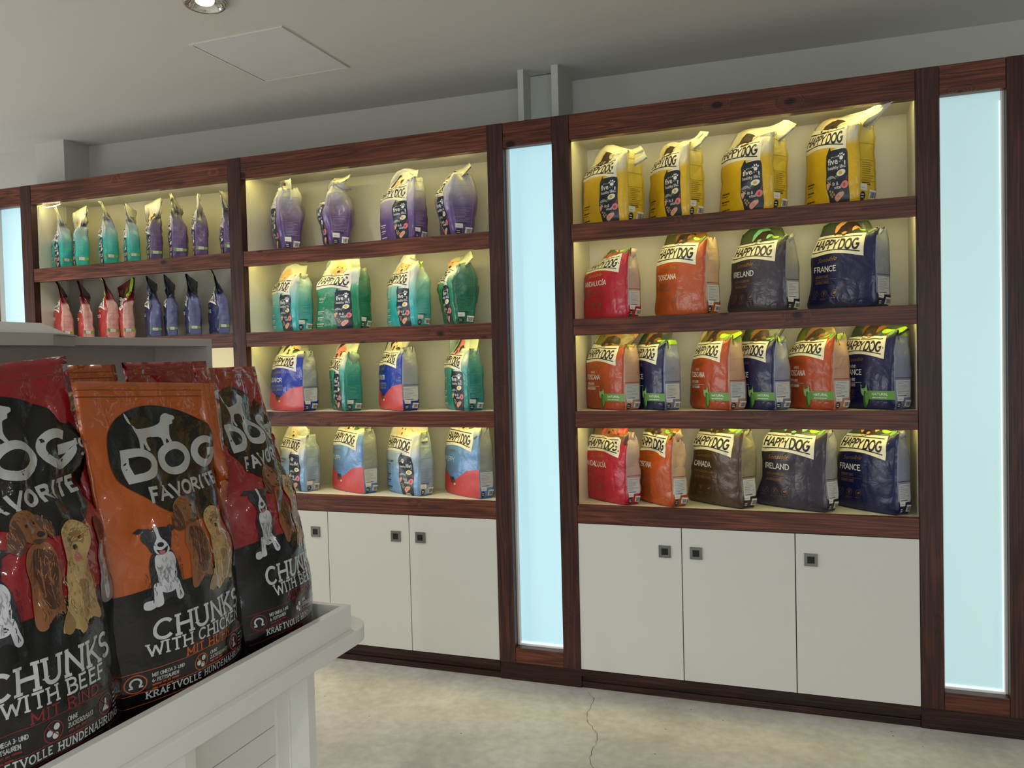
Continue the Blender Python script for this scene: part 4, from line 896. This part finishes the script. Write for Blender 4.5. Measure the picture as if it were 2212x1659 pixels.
# ------------------------------------------------------------------ display table with its tray
tb = empty('display_table', (-1.62, -3.1, 0), 0, 'white display table with raised tray edge and plank side holding the dog food bags', 'table')
TX = -1.296; TE = -1.658; TN = -4.7; TB = -1.92     # front edge x, far end y, near end y, back edge x
def tbx(n, bl, m=None, bev=0.0): return boxes(n, bl, m or M_WLAC, tb, bev)
tbx('tray_rim', [((TX-.022, TN, .797), (TX, TE, .87)), ((TB, TN, .797), (TB+.022, TE, .87)), ((TB+.022, TE-.022, .797), (TX-.022, TE, .87)), ((TB+.022, TN, .797), (TX-.022, TN+.022, .87))], None, 0.0015)
tbx('tray_floor', [((TB+.022, TN+.022, .797), (TX-.022, TE-.022, .803))], plain('tray_floor_dark', (52, 36, 38), .35))
# top plate with rounded corners
pts = []
x0, x1, y0, y1, rc = TB-.02, TX+.022, TN-.02, TE+.115, .11
for cx_, cy_, a0 in ((x1-rc, y1-rc, 0), (x0+rc, y1-rc, 90), (x0+.02, y0+.02, 180), (x1-.02, y0+.02, 270)):
    rr_ = rc if a0 < 180 else .02
    pts += [(cx_+rr_*math.cos(math.radians(a0+90*k/10)), cy_+rr_*math.sin(math.radians(a0+90*k/10))) for k in range(11)]
o = prism('top_plate', [(x+1.62, y+3.1) for x, y in pts], .752, .797, M_WLAC, tb)
mod = o.modifiers.new('edge', 'BEVEL'); mod.width = .004; mod.segments = 2; mod.limit_method = 'ANGLE'
for (ya, yb) in ((-1.825, -1.79), (-2.30, -2.265), (-3.2, -3.165), (-4.5, -4.465)):
    tbx('leg', [((-1.40, ya, 0), (-1.34, yb, .752))], None, .001)
    tbx('leg', [((-1.90, ya, 0), (-1.84, yb, .752))], None, .001)
for (ya, yb) in ((-1.88, -1.826), (-2.264, -2.205), (-2.36, -2.301), (-3.16, -3.10), (-3.26, -3.201), (-4.46, -4.40)):
    tbx('stile', [((-1.425, ya, .05), (-1.404, yb, .752))], None, .0008)
    tbx('stile', [((-1.86, ya, .05), (-1.845, yb, .752))], None, .0008)
for (ya, yb) in ((-2.205, -1.88), (-3.10, -2.36), (-4.40, -3.26)):
    k = 0; z = .752
    while z > .06:
        zl = max(z-.0815, .05); tbx('plank', [((-1.428, ya, zl+.0012), (-1.412, yb, z-.0012))], None, .001); z = zl
tbx('end_panel', [((-1.84, -1.83, .05), (-1.40, -1.815, .752))], None, .001)
tbx('backing', [((-1.445, -4.46, .05), (-1.432, -1.84, .752))], plain('shade_gap', (120, 118, 112), .7))
# tall open shelf behind the tray
su = empty('open_shelf_unit', (-2.07, -2.8, 0), 0, 'tall white open shelf unit rising behind the dog food bags', 'shelf unit')
SX = -1.95; SB = -2.19; SE = -1.441
M_WLAC_SHADED = plain('shaded_white_laminate', (186, 182, 176), .5, .4)  # whitish unit standing in shade; the shade is put into this greyer colour
def sbx(n, bl, bev=.001, m=None): return boxes(n, bl, m or M_WLAC_SHADED, su, bev)
sbx('top_board', [((SB, -4.6, 1.652), (SX, SE, 1.676))])
sbx('side_panel', [((SB, SE-.022, 0), (SX, SE, 1.652))])
sbx('side_panel', [((SB, -4.6, 0), (SX, -4.578, 1.652))])
sbx('back_panel', [((SB, -4.578, 0), (SB+.012, SE-.022, 1.652))])
sbx('shelf_board', [((SB+.012, -4.578, .86), (SX, SE-.022, .884))])
sbx('shelf_board', [((SB+.012, -4.578, .42), (SX, SE-.022, .444))])
sbx('plinth', [((SB+.012, -4.578, .0), (SX-.02, SE-.022, .07))])
o = prism('cover_board', [(-1.88+2.07, -4.6+2.8), (-1.88+2.07, -2.11+2.8), (-1.952+2.07, -1.99+2.8), (SB+2.07, -1.99+2.8), (SB+2.07, -4.6+2.8)], 1.6765, 1.680, M_WLAC_SHADED, su)
o = prism('fascia_board', [(-1.88+2.07, -4.6+2.8), (-1.88+2.07, -2.13+2.8), (-1.95+2.07, -2.0+2.8), (-1.95+2.07, -4.6+2.8)], 1.648, 1.6765, M_WLAC_SHADED, su)
# slab lying on top of the unit, its end cut on a slant
bd = empty('white_panel', (-2.02, -3.0, 1.6802), 0, 'long white slab with a slanted end lying on top of the open shelf unit', 'panel')
meshobj('slab', [(x, y, z) for x in (-.12, .10) for y, z in ((-1.5, 0), (.955, 0), (.87, .028), (-1.5, .030))],
        [(0, 1, 2, 3), (7, 6, 5, 4), (0, 4, 5, 1), (1, 5, 6, 2), (2, 6, 7, 3), (3, 7, 4, 0)], M_WLAC, parent=bd)

# ------------------------------------------------------------------ the big glossy dog food bags
LGREY = plain('logo_grey', (176, 178, 178), .25, coat=.6, coatr=.12); LWHITE = plain('logo_white', (196, 200, 202), .25, coat=.6, coatr=.12)
LBLACK = plain('logo_black', (10, 10, 12), .25, spec=.3, coat=.7, coatr=.05, bump=.30, bscale=22); LORANGE = plain('type_orange', (186, 84, 34), .25, coat=.5); LRED = plain('type_red', (120, 24, 26), .25, coat=.5)
DW = plain('dogfur_white', (196, 198, 202), .35, coat=.6, coatr=.12); DK = plain('dogfur_black', (26, 28, 36), .3, coat=.7, coatr=.1); DB1 = plain('dogfur_brown', (134, 84, 48), .35, coat=.6, coatr=.12); DB2 = plain('dogfur_dark_brown', (76, 46, 30), .35, coat=.6, coatr=.12)
DC = plain('dogfur_cream', (186, 156, 104), .35, coat=.6, coatr=.12); DC2 = plain('dogfur_cream_dark', (146, 114, 70), .35, coat=.6, coatr=.12); DG = plain('dogfur_grey', (130, 130, 136), .35, coat=.6); TONG = plain('dog_tongue', (186, 96, 104), .3, coat=.6); NOSE = plain('dog_nose', (14, 12, 14), .2, coat=.8)
def collie(A, ox, oy, k):
    P = 'dog_picture'; f = lambda pts: [(ox+x*k, oy+y*k) for x, y in pts]
    A.blob(f([(2, 0), (0, 6), (6, 10), (7, 22), (6, 34), (10, 44), (22, 45), (28, 34), (30, 20), (31, 4), (28, 0), (20, 4), (12, 0)]), DK, 2, P)
    A.blob(f([(12, 42), (10, 34), (12, 24), (14, 10), (24, 10), (25, 24), (27, 34), (23, 42)]), DW, 3, P)
    A.blob(f([(7, 0), (8, 8), (9, 17), (13, 17), (14, 8), (14, 0), (10, -2)]), DW, 4, P); A.blob(f([(25, 2), (24, 10), (24, 18), (27, 18), (29, 10), (31, 3), (28, 0)]), DW, 4, P); A.blob(f([(0, -1), (1, 4), (8, 4), (9, -1), (4, -3)]), DW, 4, P)
    A.blob(f([(7, 62), (4, 57), (7, 50), (9, 44), (16, 41), (23, 45), (25, 52), (28, 59), (24, 63), (16, 64), (11, 63)]), DK, 5, P)
    A.poly(f([(7, 60), (-1, 63), (4, 66), (12, 64)]), DK, 5, P); A.poly(f([(23, 61), (28, 65), (34, 61), (27, 58)]), DK, 5, P)
    A.blob(f([(14.4, 64), (14.6, 56), (11, 49), (12, 43), (17, 41), (22, 44), (21, 50), (17.4, 56), (17, 64)]), DW, 6, P)
    A.ell(ox+16*k, oy+49.5*k, 2.5*k, 2.0*k, NOSE, 7, part=P); A.blob(f([(12.5, 46), (16, 45), (21, 47.5), (19, 42.5), (15.5, 41.4), (13.5, 43)]), NOSE, 7, P); A.blob(f([(14, 44), (17, 44.6), (18.6, 43.4), (16, 41.0)]), TONG, 8, P)
    A.ell(ox+10.6*k, oy+54*k, 1.1*k, .9*k, DB2, 7, part=P); A.ell(ox+21*k, oy+54.5*k, 1.1*k, .9*k, DB2, 7, part=P)
    for x, y, s in ((13, 30, 2), (20, 28, 2.4), (18, 20, 1.8)): A.blob(f([(x-s, y+3), (x, y+1), (x+s, y+3), (x+s*.4, y-4)]), DG, 4, P)
def spaniel(A, ox, oy, k):
    P = 'dog_picture'; f = lambda pts: [(ox+x*k, oy+y*k) for x, y in pts]
    A.blob(f([(4, 0), (3, 12), (4, 30), (2, 44), (8, 58), (22, 60), (28, 46), (30, 20), (30, 4), (20, 6), (10, -1)]), DB1, 1, P)
    A.blob(f([(12, 56), (9, 44), (12, 26), (14, 12), (24, 12), (27, 30), (26, 50)]), DB2, 2, P)
    A.blob(f([(4, 0), (3, 14), (5, 30), (10, 30), (10, 12), (12, 0), (8, -3)]), DB1, 3, P)
    A.blob(f([(0, 74), (4, 82), (13, 87), (23, 84), (28, 76), (27, 68), (22, 62), (14, 60), (6, 63)]), DB1, 4, P)
    A.blob(f([(4, 80), (-2, 72), (-6, 62), (-2, 55), (5, 56), (7, 66), (6, 76)]), DB2, 5, P); A.blob(f([(25, 82), (31, 76), (33, 66), (29, 60), (26, 66)]), DB2, 5, P)
    A.blob(f([(12, 66), (17, 72), (24, 70), (26, 64), (21, 60), (14, 60)]), DB1, 6, P); A.ell(ox+22*k, oy+66*k, 3.4*k, 2.4*k, NOSE, 7, part=P)
    A.blob(f([(12, 62), (18, 63), (24, 61), (18, 59)]), DB2, 7, P)
    A.ell(ox+12*k, oy+74*k, 1.7*k, 1.3*k, NOSE, 7, part=P); A.ell(ox+22*k, oy+76*k, 1.5*k, 1.3*k, NOSE, 7, part=P)
    A.line(f([(14, 20), (16, 50)]), 1.2*k, DB1, 4, P); A.line(f([(20, 16), (21, 46)]), 1.0*k, DB1, 4, P)
def poodle(A, ox, oy, k):
    P = 'dog_picture'; f = lambda pts: [(ox+x*k, oy+y*k) for x, y in pts]
    A.blob(f([(-2, 0), (0, 8), (6, 16), (8, 30), (9, 42), (12, 50), (26, 50), (30, 36), (34, 20), (38, 6), (36, 0), (26, 3), (14, -2), (6, 1)]), DC, 3, P)
    A.blob(f([(10, 44), (7, 56), (10, 66), (18, 71), (27, 69), (32, 60), (31, 50), (26, 42), (16, 41)]), DC, 5, P)
    A.blob(f([(-1, 1), (1, 10), (6, 12), (9, 4), (4, -2)]), DC2, 4, P); A.blob(f([(11, -2), (10, 12), (11, 28), (18, 28), (19, 12), (20, 0), (15, -4)]), DC, 4, P)
    A.blob(f([(18, 30), (20, 14), (22, 4), (26, 14), (25, 28)]), DC2, 5, P); A.blob(f([(13, 60), (16, 52), (24, 52), (27, 60), (20, 64)]), DC2, 6, P); A.blob(f([(14, 52), (18, 56), (24, 55), (26, 50), (20, 46), (15, 47)]), DC, 7, P)
    A.ell(ox+19*k, oy+53*k, 2.2*k, 1.9*k, NOSE, 8, part=P); A.blob(f([(17, 48), (20, 49), (22, 48), (21, 43.5), (18, 43.5)]), TONG, 8, P)
    A.ell(ox+15*k, oy+58.5*k, 1.1*k, .9*k, NOSE, 8, part=P); A.ell(ox+24*k, oy+58.5*k, 1.1*k, .9*k, NOSE, 8, part=P)
    r = random.Random(3)
    for i in range(34):
        x, y = r.uniform(10, 30), r.uniform(6, 68); A.ring(ox+x*k, oy+y*k, r.uniform(.8, 1.4)*k, .28*k, DC2, 9, P)
def greydog(A, ox, oy, k):
    P = 'dog_picture'; f = lambda pts: [(ox+x*k, oy+y*k) for x, y in pts]
    A.blob(f([(0, 2), (2, 20), (0, 40), (6, 48), (14, 46), (16, 24), (16, 2)]), DG, 2, P); A.blob(f([(1, 44), (0, 54), (4, 62), (11, 63), (15, 54), (12, 44)]), DK, 3, P); A.blob(f([(5, 42), (5, 20), (7, 4), (11, 4), (12, 24), (11, 44)]), DW, 3, P)
def fur(A, ox, oy, k, x0, y0, x1, y1, n, mats, ln, seed, layer=9, up=-90, w=.45):
    r = random.Random(seed)
    for i in range(n):
        t = r.uniform(0, 2*math.pi); q = math.sqrt(r.random()); x = (x0+x1)/2+(x1-x0)/2*q*math.cos(t); y = (y0+y1)/2+(y1-y0)/2*q*math.sin(t)
        a = math.radians(up+r.uniform(-28, 28)); l = ln*r.uniform(.5, 1.2)
        A.line([(ox+x*k, oy+y*k), (ox+(x+l*.5*math.cos(a)+r.uniform(-.4, .4))*k, oy+(y+l*.5*math.sin(a))*k), (ox+(x+l*math.cos(a))*k, oy+(y+l*math.sin(a))*k)], w*k, mats[i % len(mats)], layer, 'dog_picture')
def dog_art(kind):
    top = {'orange': 1, 'red': 0}[kind]; A = Art(1.93); tc = LORANGE if top else LRED
    # black lower field
    A.poly([(0, 0), (100, 0), (100, 82), (80, 79), (60, 80), (40, 76), (20, 76), (0, 74)], LBLACK, 0, 'product_text')
    # logo blob
    A.blob([(12, 149), (15, 164), (27, 175), (43, 179), (59, 177), (74, 172), (89, 164), (97, 151), (96, 132), (87, 117), (72, 110), (58, 108), (40, 114), (26, 124), (16, 135)], LBLACK, 1, 'brand_logo')
    L = 'brand_logo'
    # pointing dog silhouette
    dogp = [(27, 164), (24.6, 167.5), (26, 161), (29.5, 158.6), (32, 156.5), (42, 157.5), (48, 158.5), (52, 160.5), (54, 164.5), (57.5, 166.4), (61, 165.4), (64.5, 164.2), (64.6, 162.2), (62.5, 161.2), (61.8, 159.0), (58.8, 158.0), (57.6, 154.4), (56.8, 151), (57.4, 146.5), (58.4, 142.6), (56.2, 142.6), (54.2, 149.0), (52.6, 147.0), (53, 142.8), (50.8, 142.8), (49.8, 149.8), (44, 151.2), (38.4, 150.6), (37.6, 147), (38.8, 142.6), (36.6, 142.6), (34.4, 147.4), (33.6, 142.6), (31, 142.6), (31.2, 148.8), (30.2, 153), (28.6, 157)]
    A.blob([(43+(x-44)*.84, 163.5+(y-155)*.9) for x, y in dogp], LGREY, 3, L, n=3)
    A.text('DOG', 54, 136.5, 19.5, LGREY, 3, wt=.24, align='c', width=71, part=L, gap=.09, warp=lambda a: 2.4*math.sin((a-55)/30)); A.text("'S", 93.5, 142, 9, LGREY, 3, wt=.16, align='c', width=7, part=L)
    A.text('FAVORITE', 57, 124.0, 9.0, LGREY, 3, wt=.21, align='c', width=60, part=L, gap=.10, warp=lambda a: 2.2*math.sin((a-58)/24))
    spaniel(A, 39, 71, .60); collie(A, 14, 66, .66); poodle(A, 55, 65, .68); greydog(A, 84, 70, .66)
    DW2 = plain('dogfur_white_shade', (150, 152, 158), .35, coat=.6); DB3 = plain('dogfur_tan', (164, 110, 66), .35, coat=.6); DC3 = plain('dogfur_cream_light', (206, 180, 130), .35, coat=.6); DK2 = plain('dogfur_black_sheen', (52, 54, 66), .3, coat=.7)
    fur(A, 14, 66, .66, 11, 12, 27, 40, 60, (DW2, DW, DG), 4.5, 1); fur(A, 14, 66, .66, 3, 5, 11, 40, 26, (DK2, DK), 4, 2); fur(A, 14, 66, .66, 25, 6, 32, 40, 22, (DK2, DK), 4, 3); fur(A, 14, 66, .66, 5, 48, 12, 62, 14, (DK2,), 3, 4); fur(A, 14, 66, .66, 19, 50, 27, 62, 14, (DK2,), 3, 5)
    fur(A, 39, 71, .60, 5, 4, 29, 60, 110, (DB2, DB3, DB1), 5, 6, 5); fur(A, 39, 71, .60, -5, 56, 6, 80, 30, (DB3, DB1, DB2), 5, 7, 6); fur(A, 39, 71, .60, 27, 60, 33, 80, 18, (DB3, DB1), 5, 8, 6); fur(A, 39, 71, .60, 4, 76, 24, 86, 18, (DB3, DB2), 3, 9, 6, -40)
    fur(A, 55, 65, .68, 2, 2, 36, 48, 120, (DC2, DC3, DC), 3.4, 10, 9, -80, .6); fur(A, 55, 65, .68, 9, 56, 31, 70, 50, (DC3, DC2), 2.4, 11, 9, 20, .6); fur(A, 84, 70, .66, 1, 4, 15, 44, 30, (DW2, DK2), 4, 12)
    T = 'product_text'
    A.text('CHUNKS', 50.5, 45.6, 12.4, LWHITE, 3, wt=.15, serif=.15, align='c', width=66, part=T, gap=.10)
    A.text('WITH CHICKEN' if top else 'WITH BEEF', 49, 38.0, 7.2, LWHITE, 3, wt=.15, serif=.16, align='c', width=69 if top else 52, part=T, gap=.10)
    A.text('MIT HUHN' if top else 'MIT RIND', 52, 32.2, 5.1, tc, 3, wt=.17, serif=.17, align='c', width=36, part=T, gap=.12)
    for y in (32.0, 20.8, 14.2): A.line([(2, y-1), (50, y), (98, y-1)], .35, tc, 3, T)
    for i, (x, t1, t2) in enumerate(((9, 'MIT OMEGA 3- UND', '6- FETTSÄUREN'), (44, 'OHNE', 'ZUCKERZUSATZ'), (75, '', ''))):
        A.ring(x, 25.3, 4.6, .55, tc, 3, T)
        if i == 0: A.line(arc(x, 25.7, 2.3, 2.3, -50, 230, 12), .9, LWHITE, 4, T); A.line([(x-3, 23.5), (x-1.2, 23.5)], .9, LWHITE, 4, T); A.line([(x+1.2, 23.5), (x+3, 23.5)], .9, LWHITE, 4, T)
        if i == 1: [A.ell(x+dx, 25.3+dy, 1.5, 1.5, LWHITE, 4, 0, T) for dx, dy in ((1.6, 1.8), (-1.8, -.2), (1.0, -2))]; A.line([(x-3.4, 28.5), (x+3.4, 22.1)], .45, tc, 5, T)
        if i == 2: A.poly([(x-2.2, 22.5), (x-.6, 25.3), (x-.6, 28.1), (x+.6, 28.1), (x+.6, 25.3), (x+2.2, 22.5)], LGREY, 4, T); A.line([(x-3.4, 28.5), (x+3.4, 22.1)], .45, tc, 5, T)
        if t1: A.text(t1, x+7, 26.9, 2.2, LGREY, 4, wt=.18, align='l', part=T, sx=.72 if i == 0 else .8); A.text(t2, x+7, 23.9, 2.2, LGREY, 4, wt=.18, align='l', part=T, sx=.72 if i == 0 else .8)
        A.microlines(x+7, x+22, 22.2, 2, 2.1, .9, tc, 4, i+2, T) if i < 2 else A.microlines(x+6, x+15, 27.5, 4, 2.1, .8, LGREY, 4, i+2, T)
    A.text('KRAFTVOLLE HUNDENAHRUNG', 50, 15.6, 4.0, LWHITE, 3, wt=.16, serif=.16, align='c', width=74, part=T, gap=.16)
    A.text('HEARTY DOG FOOD', 50, 9.4, 3.2, tc, 3, wt=.16, serif=.14, align='c', width=40, part=T, gap=.16)
    return A
def gloss_film(name, stops):
    m = film(name, stops, rough=.28, coat=1.0, bump=.42, bs=14); b = m.node_tree.nodes['Principled BSDF']; b.inputs['Coat Roughness'].default_value = .05
    return m
FO = gloss_film('film_glossy_orange', hard((10, 9, 10), (176, 82, 18), .385)); FR = gloss_film('film_glossy_red', hard((10, 9, 10), (140, 10, 24), .385))
FSO = gloss_film('film_glossy_orange_side', hard((22, 18, 18), (164, 76, 22), .40)); FSR = gloss_film('film_glossy_red_side', hard((22, 18, 20), (136, 14, 26), .40))
DG_GRID = (30, 8, 56); DCUT = {}
def dog_bag(kind, loc, yaw, w, d, hgt, label, group, seed, **sty):
    root = empty('dog_food_bag', loc, math.radians(yaw), label, 'dog food bag', group)
    st = dict(fold=.9, bend=8, phi=90, lean=5, wtop=.97, anchor=0, slump=0, wr=.010, taper0=.45, dg=.42, bulge=.95, crinkle=1.0); st.update(sty)
    B = Bag(w, d, hgt, *DG_GRID, seed=seed, **st)
    B.body('pouch', [FO, FSO, FSO, FSO] if kind == 'orange' else [FR, FSR, FSR, FSR], root)
    if kind not in DCUT: DCUT[kind] = dog_art(kind).cut(DG_GRID[0], DG_GRID[2])
    for p in ('brand_logo', 'dog_picture', 'product_text'): B.wrap(p, DCUT[kind][p], 0, root, off=.0013, step=.00022)
    sl = Art(1.93); sl.rect(0, 184, 100, 184.7, plain('seal_line', (120, 60, 40), .3), 0, 'top_seal'); sl.rect(0, 188, 100, 188.5, plain('seal_line', (120, 60, 40), .3), 0, 'top_seal')
    B.wrap('top_seal', sl.cut(DG_GRID[0], DG_GRID[2])['top_seal'], 0, root)
    return root
G_D = 'glossy dog food bags in the table tray'; TF = .803
dog_bag('red', (-1.42, -2.62, TF), 90, .41, .155, .815, 'red glossy beef dog food bag standing nearest in the table tray', G_D, 11, lean=5, wr=.012, wtop=.92, slump=.10)
dog_bag('orange', (-1.435, -2.22, TF), 91, .43, .15, .755, 'orange glossy chicken dog food bag between two red ones in the tray', G_D, 23, lean=2, wr=.010, slump=-.05, wtop=1.06)
dog_bag('red', (-1.43, -1.85, TF), 98, .365, .15, .785, 'red glossy beef dog food bag closest to the far end of the tray', G_D, 35, lean=8, wr=.012, wtop=.84)
dog_bag('red', (-1.715, -2.60, TF), 90, .40, .13, .74, 'red dog food bag almost hidden behind the front row', G_D, 47)
dog_bag('orange', (-1.70, -2.20, TF), 89, .34, .13, .795, 'orange dog food bag in the back row, only its top edge showing', G_D, 53)
dog_bag('red', (-1.68, -1.86, TF), 91, .34, .13, .80, 'red dog food bag in the back row with a crinkled top seal', G_D, 61)
